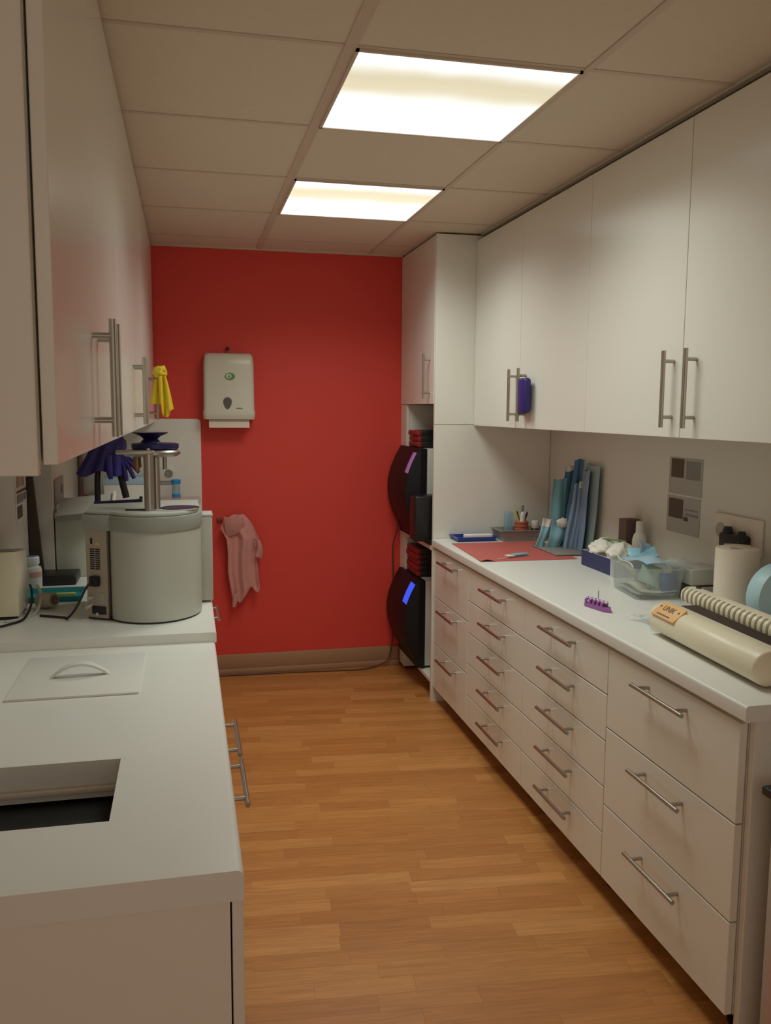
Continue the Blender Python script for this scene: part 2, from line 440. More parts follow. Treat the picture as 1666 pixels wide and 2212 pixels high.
def worktop(name, label, x0, x1, y0, y1, z0, z1, r, front=-1):
    """slab with a rounded front edge"""
    n = 6; pts = []
    if front < 0:
        for i in range(n+1):
            a = math.pi/2*i/n; pts.append((x0+r-r*math.cos(a), z1-r+r*math.sin(a)))
        pts += [(x1, z1), (x1, z0)]
        for i in range(n+1):
            a = math.pi/2*i/n; pts.append((x0+r*.5-r*.5*math.sin(a), z0+r*.5-r*.5*math.cos(a)))
    else:
        for i in range(n+1):
            a = math.pi/2*i/n; pts.append((x1-r+r*math.sin(a), z1-r+r*math.cos(a)))
        for i in range(n+1):
            a = math.pi/2*i/n; pts.append((x1-r*.5+r*.5*math.cos(a), z0+r*.5-r*.5*math.sin(a)))
        pts += [(x0, z0), (x0, z1)]
    return tag(MB().prism(pts, 'y', y0, y1).build(name, WHITE2), label, 'worktop')
worktop('worktop', 'long white worktop carrying the red mat and heat sealer', .788, 1.404, -.50, 1.998, .797, .835, .008)

# ------------------------------------------------------------------ right wall cabinets
def wall_unit_right(y0, ym, y1, label, hs):
    t = thing('wall_cabinet', label, 'cabinet', (1.2, (y0+y1)/2, 1.40), 'white wall cabinets on the right')
    B('body', WHITE, t, 1.015, 1.403, y0+.001, y1-.001, 1.40, 2.285)
    B('filler', WHITE, t, 1.035, 1.055, y0+.001, y1-.001, 2.286, H-.006)
    for a, b, hy in ((y0, ym, hs[0]), (ym, y1, hs[1])):
        d = B('door', WHITE, t, .993, 1.012, a+.0015, b-.0015, 1.398, 2.285, r=.0012, seg=1)
        bar_handle(d, (.958, hy, 1.427), (.958, hy, 1.648), (.035, 0, 0), r=.0065, inset=.03)
wall_unit_right(.765, 1.40, 1.998, 'wall cabinet with a blue glove tucked in its handle', (1.328, 1.437))
wall_unit_right(-.46, .150, .765, 'wall cabinet over the paper towel roll and sockets', (.079, .194))

# ------------------------------------------------------------------ tall cabinet at the end
def tall_cabinet():
    t = thing('tall_cabinet', 'tall white cabinet against the red wall with open niches', 'cabinet', (1.1, 2.34, 0))
    B('side_panel', WHITE, t, .792, 1.403, 2.0005, 2.018, 0, 1.402)
    B('side_panel', WHITE, t, .792, 1.403, 1.9985, 2.018, 1.404, H-.006)
    B('front_filler', WHITE, t, .792, .81, 2.556, 2.678, .02, 1.50)
    B('side_panel', WHITE, t, .811, 1.39, 2.556, 2.574, .02, 1.50)
    B('back_panel', WHITE, t, 1.39, 1.403, 2.019, 2.678, .02, H-.006)
    B('shelf', WHITE, t, .796, 1.389, 2.0185, 2.5555, .772, .792, r=.001, seg=1)
    B('shelf', WHITE, t, .796, 1.389, 2.0185, 2.5555, .090, .110, r=.001, seg=1)
    B('top_box', WHITE, t, .812, 1.389, 2.019, 2.677, 1.503, H-.008)
    d = B('door', WHITE, t, .790, .808, 2.012, 2.677, 1.502, H-.010, r=.0012, seg=1)
    bar_handle(d, (.755, 2.082, 1.528), (.755, 2.082, 1.748), (.035, 0, 0), r=.0055, inset=.03)
tall_cabinet()

def front_profile(z0, z1, xb, xe):
    """bulging front of a steriliser in (x, z)"""
    P = []
    for i in range(17):
        s = i/16; z = z1-(z1-z0)*s
        k = math.sin(math.pi*(.12+.80*s)); k0 = math.sin(math.pi*.12)
        P.append((xe-(xe-xb)*max(0, (k-k0)/(1-k0)) - .0*s, z))
    return P
def steriliser(z0, z1, label, screen, upper):
    t = thing('steriliser', label, 'steriliser', (1.0, 2.4, z0))
    ya, yb = 2.20, 2.552
    B('body', LGREY, t, .812, 1.28, ya+.003, yb-.005, z0+.012, z1-.004, r=.006)
    for fx in (.86, 1.22):
        for fy in (ya+.05, yb-.05): MB().cyl((fx, fy, z0), (fx, fy, z0+.014), .015, n=12).build('foot', BLACK, t)
    prof = front_profile(z0+.004, z1, .700, .775)
    poly = prof+[(.792, z0+.004), (.812, z0+.006), (.812, z1-.001)]
    yf = 2.62
    fp = MB().prism(poly[:-3]+[(.789, z0+.004), (.789, z1)], 'y', ya, yf, r=.004)
    fp.box(.785, .813, ya, yb-.002, z0+.006, z1-.001).build('front_door', BLACKG, t)
    # display follows the curved front
    def sf(u, v):
        s = v; z = z1-.022-(.105)*s; sp = (z1-z)/(z1-z0-.004)
        k = math.sin(math.pi*(.12+.80*sp)); k0 = math.sin(math.pi*.12)
        x = .775-.075*max(0, (k-k0)/(1-k0)); return (x-.0015, ya+.012+(.085 if not upper else .06)*u, z)
    MB().sheet(sf, 4, 8, .002).build('display', screen, t)
    if upper:
        def sf2(u, v):
            p = sf(1, v); return (p[0], p[1]+.002+.022*u, p[2])
        MB().sheet(sf2, 2, 8, .002).build('display_border', NAVY, t)
        B('water_tank', BLACK, t, .712, .845, 2.05, 2.165, .815, 1.045, r=.010, seg=3)
        B('tank_bracket', BLACK, t, .79, .84, 2.16, 2.205, .86, 1.0)
    return t
steriliser(.793, 1.275, 'upper black steriliser on the middle shelf with a lilac display', SCREEN2, True)
steriliser(.111, .585, 'lower black steriliser near the floor with a bright blue display', SCREEN, False)

def cassette(z, x, ya, yb, label, grp, jut):
    t = thing('instrument_cassette', label, 'cassette', (x+.12, (ya+yb)/2, z), grp)
    B('tray', BLACK, t, x+.02, x+.24, ya, yb, z, z+.0295, r=.003)
    B('front', REDP, t, x-jut, x+.021, ya+.001, yb-.001, z+.001, z+.0285, r=.003)
    for k in range(3):
        yy = ya+(yb-ya)*(k+.5)/3
        B('grip', REDP, t, x-jut-.006, x-jut+.002, yy-.012, yy+.012, z+.008, z+.021, r=.002)
for k, (nm, j) in enumerate((('bottom', .004), ('middle', 0), ('top', .008))):
    cassette(1.2748+.030*k, .805, 2.352, 2.53, 'red fronted black tray, %s one of three on the upper steriliser' % nm, 'trays on the upper steriliser', j)
for k, (nm, j) in enumerate((('bottom', .002), ('second', .006), ('middle', 0), ('fourth', .008), ('top', .003))):
    cassette(.5848+.030*k, .800, 2.312, 2.54, 'red fronted black tray, %s one of five on the lower steriliser' % nm, 'trays on the lower steriliser', j)
tag(MB().box(.93, 1.04, 2.37, 2.50, 1.3650, 1.438, r=.004).build('carton', CREAM), 'small cream carton in the niche under the tall cabinet door', 'box')

tag(MB().tube([(.775, 2.632, .86), (.765, 2.636, .80), (.742, 2.645, .70), (.745, 2.645, .55), (.752, 2.65, .30), (.735, 2.645, .10), (.70, 2.63, .03), (.58, 2.60, .006), (.40, 2.60, .005), (.15, 2.62, .005), (-.1, 2.625, .005), (-.26, 2.63, .005)], .0045, n=8).build('trailing_cord', CABLEB), 'thin brown cord trailing from the sterilisers along the skirting', 'cord')

# ================================================================== left side
XL = -.314
def left_base(y0, ym, y1, ztop, label, hs, end=False, mids=()):
    t = thing('base_cabinet', label, 'cabinet', (-.66, (y0+y1)/2, 0))
    zc = ztop-.053
    # carcass: sides, back, floor, so that the waste chute stays open
    xa, xb = -1.04, XL-.023
    B('side_panel', WHITE, t, xa, xb, y0+.001, y0+.019, .0, zc-.001)
    B('side_panel', WHITE, t, xa, xb, y1-.019, y1-.001, .0, zc-.001)
    B('back_panel', WHITE, t, xa, xa+.012, y0+.02, y1-.02, .06, zc-.001)
    B('bottom_panel', WHITE, t, xa+.013, xb, y0+.02, y1-.02, .06, .078)
    edges = [y0]+list(mids)+[y1]
    for k in range(len(edges)-1):
        d = B('door', WHITE, t, XL-.020, XL-.001, edges[k]+.0015, edges[k+1]-.0015, .05, zc-.003, r=.0012, seg=1)
        if hs[k] is not None:
            bar_handle(d, (XL+.034, hs[k]-.122, .632), (XL+.034, hs[k]+.122, .632), (-.035, 0, 0), inset=.035)
    return t
left_base(-.735, None, .70, .718, 'near white base cabinet with the waste hole in its top', (-.2, .075), mids=(-.065,))
left_base(.702, None, 2.66, .750, 'far white base cabinet under the grey machine', (None, 1.475, None), mids=(1.30, 1.98))

def waste_top():
    x0, x1, y0, y1, z0, z1 = -1.043, XL, -.741, .700, .665, .718
    hx0, hx1, hy0, hy1 = -.87, -.545, -.517, -.222
    r = .012; n = 5
    def prof(xl):
        pts = [(xl, z0), (xl, z1)]
        for i in range(n+1):
            a = math.pi/2*i/n; pts.append((x1-r+r*math.sin(a), z1-r+r*math.cos(a)))
        pts.append((x1, z0)); return pts
    mb = MB().prism(prof(hx1), 'y', hy0, hy1)
    mb.prism(prof(x0), 'y', y0, hy0).prism(prof(x0), 'y', hy1, y1).box(x0, hx0, hy0, hy1, z0, z1)
    bmesh.ops.remove_doubles(mb.bm, verts=mb.bm.verts, dist=1e-5)
    t = thing('worktop', 'near white worktop with a rectangular waste hole', 'worktop', (-.68, -.02, z0))
    mb.build('slab', WHITE2, t)
    # chute frame under the hole
    fr = MB().box(hx0-.02, hx1+.02, hy1+.002, hy1+.016, .634, z0-.001).box(hx0-.02, hx1+.02, hy0-.016, hy0-.002, .634, z0-.001)
    fr.box(hx1+.004, hx1+.018, hy0-.002, hy1+.002, .634, z0-.001).box(hx0-.018, hx0-.004, hy0-.002, hy1+.002, .634, z0-.001)
    fr.build('chute_frame', WHITE, t)
    MB().box(hx0, hx1, hy1-.010, hy1+.002, .650, .662, r=.003).box(hx1-.008, hx1+.004, hy0, hy1-.010, .650, .662, r=.003).build('chute_lip', EDGE, t)
waste_top()
def waste_bin():
    t = thing('waste_bin', 'black bagged waste bin below the hole in the near worktop', 'bin', (-.70, -.37, .079))
    mb = MB().box(-.88, -.53, -.54, -.20, .079, .50, r=.02)
    mb.build('bin', LGREY, t)
    mb = MB().box(-.885, -.525, -.545, -.195, .42, .628, r=.02, seg=3)
    mb.build('bag', BINK, t)
waste_bin()
worktop('worktop', 'far white worktop, one step higher, under the grey machine', -1.043, XL+.004, .702, 2.667, .715, .750, .008, front=1)
def flap_lid():
    t = thing('chute_lid', 'flat white lid with an arched handle on the near worktop', 'lid', (-.69, .4, .718))
    MB().box(-.864, -.529, .212, .600, .7182, .7245, r=.0015).build('plate', WHITE2, t)
    hd = MB(); N = 20
    P = []
    for i in range(N+1):
        s = -1+2*i/N; P.append((-.697+.078*s, .388+.006*s, .7245+.036*(1-s*s)-.001))
    def fn(u, v):
        i = u*N; k = min(int(i), N-1); f = i-k; a = Vector(P[k]).lerp(Vector(P[k+1]), f)
        return a+Vector((0, .016*(v-.5)*2*(.6+.4*math.sin(math.pi*u)), 0))
    hd.sheet(fn, 20, 2, .006); hd.build('handle', WHITE2, t)
flap_lid()

def wall_unit_left(y0, ym, y1, label, hs, end=False):
    t = thing('wall_cabinet', label, 'cabinet', (-.8, (y0+y1)/2, 1.39), 'white wall cabinets on the left')
    B('body', WHITE, t, -.949 if y0 > 1.4 else -1.044, -.577, y0+.001, y1-.001, 1.40, H-.008)
    if end: B('end_panel', WHITE, t, -1.044, -.577, y0-.020, y0-.0005, 1.386, H-.008, r=.0015, seg=1)
    for a, b, hy in ((y0, ym, hs[0]), (ym, y1, hs[1])):
        d = B('door', WHITE, t, -.574, -.555, a+.0015, b-.0015, 1.399, H-.010, r=.0012, seg=1)
        bar_handle(d, (-.520, hy, 1.420), (-.520, hy, 1.633), (-.035, 0, 0), r=.0065, inset=.03)
wall_unit_left(-.917, -.385, .22, 'nearest left wall cabinet, its bare end panel in view', (-.435, -.335), end=True)
wall_unit_left(.22, .83, 1.43, 'middle left wall cabinet above the grey machine', (.785, .875))
wall_unit_left(1.43, 2.05, 2.666, 'farthest left wall cabinet with a yellow glove on its handle', (2.0, 2.10))

# ------------------------------------------------------------------ grey top-loading machine
def autoclave():
    t = thing('autoclave', 'grey top-loading autoclave with its lid raised on a post', 'autoclave', (-.53, 1.1, .751))
    def plan(o, back=1.27):
        P = [(-.74-o, back), (-.738-o, .972-o), (-.660-o*.5, .925-o)]
        cx, cy, R = -.515, 1.035, .192+o
        a0, a1 = math.radians(216), math.radians(356)
        for i in range(23):
            a = a0+(a1-a0)*i/22; P.append((cx+R*.86*math.cos(a), cy+R*math.sin(a)))
        P.append((-.350+o, 1.12)); P.append((-.350+o, back))
        return P
    body = [(-.655, 1.26), (-.655, .95)]+plan(0)[3:]
    MB().prism(body, 'z', .757, 1.060).build('drum_body', GREYM, t)
    MB().prism(plan(-.004), 'z', .7512, .757).build('base_gasket', BLACK, t)
    bp = [(-.738, 1.265), (-.736, .972), (-.664, .927), (-.656, .96), (-.656, 1.265)]
    back = MB().prism(bp, 'z', .757, 1.060).build('service_panel', BEIGE, t)
    MB().prism(plan(.006), 'z', 1.060, 1.112, r=.004).build('top_rim', GREYR, t)
    top = MB().prism(plan(-.004), 'z', 1.112, 1.126, r=.006).build('top_cover', GREYM, t)
    # details on the service panel (a face running from (-.736,.972) to (-.664,.927))
    p0 = Vector((-.736, .972, 0)); e = Vector((.072, -.045, 0)); L = e.length; e.normalize(); nrm = Vector((e.y, -e.x, 0))
    ang = math.atan2(e.y, e.x)
    def on(u, z): return Matrix.Translation(p0+e*u+Vector((0, 0, z))) @ Matrix.Rotation(ang, 4, 'Z')
    for cu in (.026, .048):
        for k in range(10):
            MB(on(cu, .925+.0075*k)).box(-.009, .009, -.0012, .002, 0, .0042).build('vent_slot', BLACK, back)
    MB(on(.024, 1.012)).box(-.004, .004, -.002, .002, 0, .020, r=.001).build('switch', BLACK, back)
    MB(on(.048, 1.010)).prism([(-.009, 0), (.009, 0), (0, .012)], 'y', -.0012, .001).build('warning_label', YELLOW, back)
    MB(on(.040, .868)).box(-.017, .017, -.022, .001, 0, .036, r=.005).build('power_plug', BLACK, back)
    MB(on(.056, .805)).box(-.016, .016, -.002, .002, 0, .038, r=.001).build('data_label', PAPERG, back)
    MB(on(.018, .826)).cyl((0, -.018, 0), (0, .002, 0), .007, n=12).build('hose_nozzle', LGREY, back)
    MB(on(.016, .798)).cyl((0, -.026, -.004), (0, .002, 0), .006, n=12).build('hose_nozzle', LGREY, back)
    MB(on(.05, .770)).box(-.03, .026, -.003, .002, 0, .028, r=.001).build('drain_recess', BLACK, back)
    MB(on(.048, .772)).cyl((0, -.012, 0), (0, .002, 0), .006, n=12).build('drain_tap', CHROME, back)
    # side housing towards the aisle
    sd = MB().box(-.352, -.306, 1.15, 1.268, .757, 1.074, r=.004).build('side_housing', GREYM, t)
    B('housing_lid', LGREY, sd, -.352, -.304, 1.149, 1.269, 1.0745, 1.083, r=.002)
    # chamber opening
    MB().lathe((-.445, .985, 1.126), [(.088, 0), (.088, .003), (.076, .003), (.074, .0005)], n=40).build('chamber_ring', LGREY, top)
    MB().lathe((-.42, .99, 1.1265), [(.066, 0), (.066, .003), (.03, .004), (.001, .004)], n=32).build('chamber_seal', NAVY, top)
    MB().box(-.60, -.50, .935, .955, 1.1262, 1.130, r=.001).build('hinge_slot', BLACK, top)
    MB().tube([(-.725, 1.18, 1.129), (-.60, 1.205, 1.131), (-.56, 1.21, 1.133)], .006, n=8).build('seal_strip', NAVY, top)
    MB().cyl((-.562, 1.21, 1.127), (-.562, 1.21, 1.147), .006, n=10).build('knob', BLACK, top)
    # raised lid on its post
    post = MB().cyl((-.519, .925, 1.126), (-.519, .925, 1.325), .0175, n=24).cyl((-.497, .965, 1.126), (-.497, .965, 1.318), .012, n=20)
    post.build('lid_post', STEEL, t)
    lid = MB().lathe((-.513, 1.01, 1.305), [(.060, 0), (.088, .003), (.098, .010), (.098, .018), (.09, .024), (.02, .026)], n=48).build('lid', STEEL, t)
    MB().box(-.625, -.500, .905, .945, 1.318, 1.332, r=.004).build('lid_arm', STEEL, lid)
    MB().lathe((-.500, 1.02, 1.331), [(.076, 0), (.080, .004), (.080, .018), (.072, .021), (.01, .021)], n=40).build('lid_cover', NAVY, lid)
    MB().lathe((-.515, 1.02, 1.352), [(.036, 0), (.030, .008), (.024, .014), (.034, .024), (.058, .034), (.060, .037), (.002, .037)], n=40).build('lid_knob', NAVY, lid)
    MB().cyl((-.519, .925, 1.325), (-.519, .925, 1.338), .007, n=14).build('post_nut', CHROME, lid)
    MB().cyl((-.560, .985, 1.270), (-.560, .985, 1.306), .015, .013, n=14).cyl((-.560, .985, 1.255), (-.560, .985, 1.272), .004, .011, n=12).build('valve', M('brass_valve', (150, 116, 84), .35, metal=.9), lid)
    MB().cyl((-.468, .985, 1.262), (-.468, .985, 1.306), .0075, n=12).build('guide_pin', STEEL, lid)
autoclave()

# ------------------------------------------------------------------ small things on the left worktop
ZL = .7502
tag(MB().tube([(-.720, .930, .884), (-.735, .915, .865), (-.768, .925, .80), (-.80, .965, .758), (-.815, .985, .7545), (-.85, 1.005, .7545), (-.88, 1.02, .7545), (-.900, 1.032, .7545)], .0042, n=8).build('power_cable', CABLEK), 'black cable running from the autoclave plug across the worktop', 'cable')
tag(MB().tube([(-.955, 1.18, .835), (-.945, 1.15, .82), (-.935, 1.07, .785), (-.945, .98, .757), (-.98, .92, .7545), (-1.02, .88, .7545)], .0042, n=8).build('curved_cable', CABLEK), 'black cable hanging beside the white box at the left edge', 'cable')
tag(MB().tube([(-.935, 1.20, .83), (-.915, 1.16, .80), (-.92, 1.07, .757), (-.955, .99, .7545), (-1.0, .96, .7545)], .0055, n=8).build('white_cable', LGREY), 'pale cable looping beside the black one at the left edge', 'cable')
def white_box_left():
    t = thing('device_box', 'white device box with a grey top cut by the left edge', 'device', (-1.0, 1.05, ZL))
    MB().prism([(1.00, ZL+.012), (1.18, ZL+.012), (1.18, .965), (1.00, .985)], 'x', -1.042, -.962, r=.004).build('housing', CREAM, t)
    MB().prism([(1.006, .9855), (1.178, .9655), (1.178, .969), (1.006, .989)], 'x', -1.040, -.972).build('top_plate', GREYT, t)
    for fy in (1.02, 1.16): B('foot', BLACK, t, -1.035, -.97, fy-.012, fy+.012, ZL, ZL+.013)
white_box_left()
def bottle_left():
    t = thing('pill_bottle', 'white plastic bottle with a blue cap top beside the teal tray', 'bottle', (-.995, 1.47, ZL))
    c = (-.995, 1.47, ZL)
    MB().lathe(c, [(.030, 0), (.036, .004), (.037, .05), (.037, .085), (.034, .098), (.024, .106), (.024, .112)], n=32).build('bottle', M('bottle_white', (216, 216, 208), .35), t)
    MB().lathe(c, [(.027, .110), (.029, .113), (.029, .138), (.026, .142), (.01, .142)], n=32).build('cap', M('bottle_cap_white', (224, 226, 226), .35), t)
    MB().lathe(c, [(.020, .1421), (.020, .1432), (.002, .1432)], n=24).build('cap_disc', M('cap_blue', (96, 112, 170), .4), t)
    # label band on the side that faces the room
    def lb(u, v):
        a = math.radians(-95+80*u); return (c[0]+.0375*math.cos(a), c[1]+.0375*math.sin(a), ZL+.062+.022*v)
    MB().sheet(lb, 10, 2, .0006).build('label', M('label_red', (206, 150, 140), .6), t)
bottle_left()
def open_tray(name, label, mat, x0, x1, y0, y1, z0, h, flare=.01, th=.003, cat='tray', rot=0):
    cx, cy = (x0+x1)/2, (y0+y1)/2
    T = Matrix.Translation((cx, cy, 0)) @ Matrix.Rotation(rot, 4, 'Z') @ Matrix.Translation((-cx, -cy, 0))
    b = bmesh.new()
    def ring(o, z): return [b.verts.new((x, y, z)) for x, y in ((x0-o, y0-o), (x1+o, y0-o), (x1+o, y1+o), (x0-o, y1+o))]
    R = [ring(0, z0), ring(flare, z0+h-th), ring(flare+.006, z0+h-th), ring(flare+.006, z0+h), ring(flare-th, z0+h), ring(-th, z0+th)]
    for k in range(5):
        for i in range(4): b.faces.new((R[k][i], R[k][(i+1) % 4], R[k+1][(i+1) % 4], R[k+1][i]))
    b.faces.new(R[0][::-1]); b.faces.new(R[5])
    mb = MB(T); mb._add(b)
    return tag(mb.build(name, mat, smooth=0), label, cat)
open_tray('teal_tray', 'shallow teal tray behind the plug adapter', TEAL, -.99, -.80, 1.27, 1.42, ZL, .022, .008)
tag(MB().box(-.90, -.82, 1.345, 1.36, ZL+.0035, ZL+.016, r=.003).build('marker_stick', M('yellow_stick', (216, 206, 120), .5)), 'yellowish stick lying in the teal tray', 'stick')
def adapter():
    t = thing('plug_adapter', 'grey round plug adapter lying near the black cable', 'adapter', (-.88, 1.17, ZL))
    d = Vector((.78, -.5, .12)).normalized(); c = Vector((-.895, 1.16, ZL+.030))
    MB().cyl(c-d*.03, c+d*.03, .030, .027, n=24).build('body', M('adapter_grey', (176, 168, 150), .5), t)
    MB().cyl(c+d*.0295, c+d*.033, .017, n=20).build('socket_face', M('adapter_dark', (110, 100, 88), .5), t)
    a = Vector((.5, .78, 0)).normalized()
    for s in (-1, 1): MB().cyl(c+d*.03+a*.008*s, c+d*.050+a*.008*s, .0026, n=10).build('pin', CHROME, t)
adapter()
def black_tray_corner():
    t = thing('black_stand', 'low black stand in the corner under the white box', 'stand', (-.92, 1.66, ZL))
    MB().box(-1.035, -.845, 1.58, 1.74, ZL, ZL+.040, r=.008, seg=3).build('base', BLACK, t)
    MB().cyl((-1.01, 1.62, ZL+.038), (-1.01, 1.70, ZL+.060), .018, n=18).build('roller', BLACK, t)
black_tray_corner()
tag(MB().prism([(-1.043, .792), (-.990, .792), (-1.022, 1.20), (-1.043, 1.20)], 'y', 1.712, 1.742, r=.004).build('shade_board', M('shade_board_brown', (70, 54, 48), .7)), 'dark narrow board added for the shade in the left corner behind the bottle', 'board')  # added board, its dark colour stands in for the shaded wall step
def corner_unit():
    t = thing('water_unit', 'white boxy water unit in the left corner beneath the grey tray', 'unit', (-.88, 1.84, ZL))
    B('body', M('unit_white', (196, 198, 182), .5), t, -.945, -.815, 1.76, 1.99, ZL, 1.00, r=.006)
    B('lid', M('unit_lid', (188, 186, 172), .5), t, -.947, -.813, 1.755, 1.992, 1.004, 1.030, r=.005)
    B('seam', DARK, t, -.940, -.820, 1.765, 1.985, 1.0, 1.0045)
corner_unit()
T_ = Matrix.Translation((-.80, 1.74, 1.055)) @ Matrix.Rotation(math.radians(-5), 4, 'Y') @ Matrix.Rotation(math.radians(16), 4, 'X')
def slanted_tray():
    t = thing('slanted_tray', 'pale grey slanted tray propped on the white unit', 'tray', (-.80, 1.72, 1.03))
    MB(T_).box(-.13, .10, -.10, .12, -.004, .004, r=.002).build('plate', LGREY, t)
    MB(T_).box(-.13, .10, -.106, -.096, -.014, .012, r=.002).build('front_lip', GREYT, t)
    MB(T_).box(.092, .104, -.10, .12, -.006, .016, r=.003).build('side_lip', PAPER, t)
    MB().cyl((-.78, 1.67, 1.035), (-.80, 1.62, .985), .012, .006, n=12).build('spout', PAPER, t)
slanted_tray()
# purple gloves over a black two-legged holder
def gloves_left():
    t = thing('glove_stand', 'black two-legged stand behind the autoclave lid', 'stand', (-.70, 1.62, 1.10))
    MB().tube([(-.690, 1.62, 1.36), (-.735, 1.61, 1.28), (-.750, 1.60, 1.20), (-.753, 1.60, 1.09)], .012, n=12).build('leg', BLACK, t)
    MB().tube([(-.690, 1.62, 1.36), (-.672, 1.61, 1.28), (-.660, 1.60, 1.20), (-.640, 1.60, 1.105)], .014, n=12).build('leg', BLACK, t)
    MB().cyl((-.690, 1.62, 1.34), (-.690, 1.62, 1.398), .012, n=12).build('hanger', BLACK, t)
    g = thing('rubber_glove', 'dark purple rubber glove draped wide over the black stand', 'glove', (-.72, 1.57, 1.2), 'purple gloves')
    def cuff(u, v):
        x = (-.695+.012*(u-.5)*2*1.2) + (-.035*(1-u)+.0*u)*0 + ((u-.5)*(.05+.10*v)) - .045*v
        z = 1.372-.165*v - .012*math.sin(u*9)*v
        y = 1.575-.018*math.sin(u*math.pi)-.010*math.sin(u*16)*v
        return (x, y, z)
    MB().sheet(cuff, 24, 14, .004).build('cuff', PURPLE, g)
    MB().tube([(-.705, 1.57, 1.28), (-.700, 1.56, 1.22), (-.695, 1.56, 1.185)], lambda s: .020*(1-.6*s), n=10).build('thumb', PURPLE, g)
    h = thing('rubber_glove', 'purple glove with spread fingers hanging beside the raised lid', 'glove', (-.64, 1.58, 1.2), 'purple gloves')
    MB().blob((-.662, 1.585, 1.31), (.030, .018, .055), .12, 2, 3, sub=3).build('palm', PURPLE, h)
    for i, (dx, dz) in enumerate(((.075, -.045), (.070, -.075), (.05, -.10), (.02, -.11))):
        MB().tube([(-.665, 1.585, 1.30), (-.655+dx*.5, 1.58, 1.29+dz*.5), (-.655+dx, 1.575, 1.285+dz)], lambda s: .012*(1-.35*s), n=10).build('finger', PURPLE, h)
gloves_left()
def corner_shade_line():
    t = thing('corner_shade_rod', 'brownish pipe with a red knob drawn for the shade line of the far left corner', 'rod', (-.93, 2.64, .98))
    MB().cyl((-.935, 2.645, 1.0), (-.935, 2.645, 1.398), .012, n=14).build('rod', M('corner_shade_brown', (140, 112, 104), .5), t)  # put in for the dark shade line where the walls meet
    MB().lathe((-.91, 2.62, 1.0), [(.004, -.02), (.022, -.015), (.026, 0), (.022, .015), (.008, .022)], n=20).build('knob', REDK, t)
    MB().cyl((-.935, 2.645, 1.01), (-.91, 2.62, 1.0), .008, n=10).build('joint', REDK, t)
corner_shade_line()
# white and light-blue cartons at the back
def back_cartons():
    t = thing('carton', 'white carton with a pale blue lid at the far end of the left worktop', 'box', (-.66, 2.5, ZL), None)
    B('box', PAPER, t, -.80, -.565, 2.40, 2.60, ZL, 1.09, r=.003)
    B('lid', M('pale_blue_card', (168, 190, 204), .6), t, -.803, -.562, 2.397, 2.603, 1.0905, 1.125, r=.003)
back_cartons()
def socket_plate_back():
    t = thing('wall_socket', 'white double socket plate on the splash panel', 'socket', (-.51, 2.66, 1.11))
    B('plate', M('socket_white', (224, 218, 206), .35), t, -.566, -.460, 2.655, 2.6675, 1.085, 1.165, r=.004)
    MB().lathe((-.490, 2.655, 1.125), [(.022, 0), (.022, -.002), (.018, -.003), (.016, -.0012), (.001, -.0008)], n=28, axis='y').build('socket', GREYT, t)
    B('rail', PAPERG, t, -.60, -.455, 2.660, 2.6675, 1.070, 1.078, r=.001)
socket_plate_back()
def blue_tube():
    t = thing('sample_tube', 'clear tube with bright blue cap standing behind the autoclave', 'tube', (-.452, 2.55, ZL))
    c = (-.452, 2.55, ZL)
    MB().lathe(c, [(.020, 0), (.022, .003), (.022, .33), (.001, .33)], n=24).build('tube', CLEARB, t)
    MB().lathe(c, [(.024, .3305), (.025, .333), (.025, .350), (.022, .352), (.001, .352)], n=24).build('cap', CYAN, t)
    MB().lathe(c, [(.0225, .255), (.0228, .255), (.0228, .275), (.0225, .275)], n=24).build('ring_mark', CYAN, t)
blue_tube()
def pink_box():
    t = thing('pink_container', 'clear pink plastic container behind the autoclave by the red wall', 'container', (-.44, 2.45, ZL))
    B('body', CLEARP, t, -.55, -.335, 2.34, 2.50, ZL, 1.00, r=.008)
    B('lid', CLEARP, t, -.556, -.329, 2.334, 2.506, 1.0005, 1.016, r=.004)
pink_box()
# notes on the left wall
def note(name, label, x, y0, y1, z0, z1, prints, side):
    t = thing(name, label, 'notice', (x, (y0+y1)/2, z0))
    d = .0012*side
    xa, xb = sorted((x, x+d)); B('paper', PAPER if side > 0 else PAPERG, t, xa, xb, y0, y1, z0, z1)
    for (a, b, c, e, m) in prints:
        xa, xb = sorted((x+d, x+d*1.6)); B('print', m, t, xa, xb, a, b, c, e)
note('wall_note', 'small note with brown print high on the left wall', -1.0445, 1.47, 1.70, 1.155, 1.215, [(1.49, 1.57, 1.158, 1.205, M('tan_print', (176, 140, 116), .8)), (1.585, 1.66, 1.158, 1.205, M('tan_print2', (186, 150, 126), .8))], 1)
note('wall_sheet', 'larger sheet with dark printed blocks on the left wall', -1.0445, 1.47, 1.70, 1.02, 1.150, [(1.49, 1.70, 1.135, 1.146, M('maroon_print', (112, 72, 76), .8)), (1.49, 1.62, 1.095, 1.130, GREYP), (1.49, 1.60, 1.035, 1.085, M('dk_print', (96, 88, 84), .8)), (1.63, 1.68, 1.10, 1.128, M('violet_print', (130, 112, 140), .8))], 1)
def plate_left():
    t = thing('switch_plate', 'grey switch plate on the boxed panel by the left corner', 'switch', (-.95, 1.9, 1.1))
    B('plate', M('plate_grey', (158, 150, 140), .5), t, -.9495, -.942, 1.80, 2.05, 1.055, 1.165, r=.003)
    B('rocker', GREYT, t, -.9415, -.938, 1.97, 2.01, 1.09, 1.13, r=.002)
plate_left()

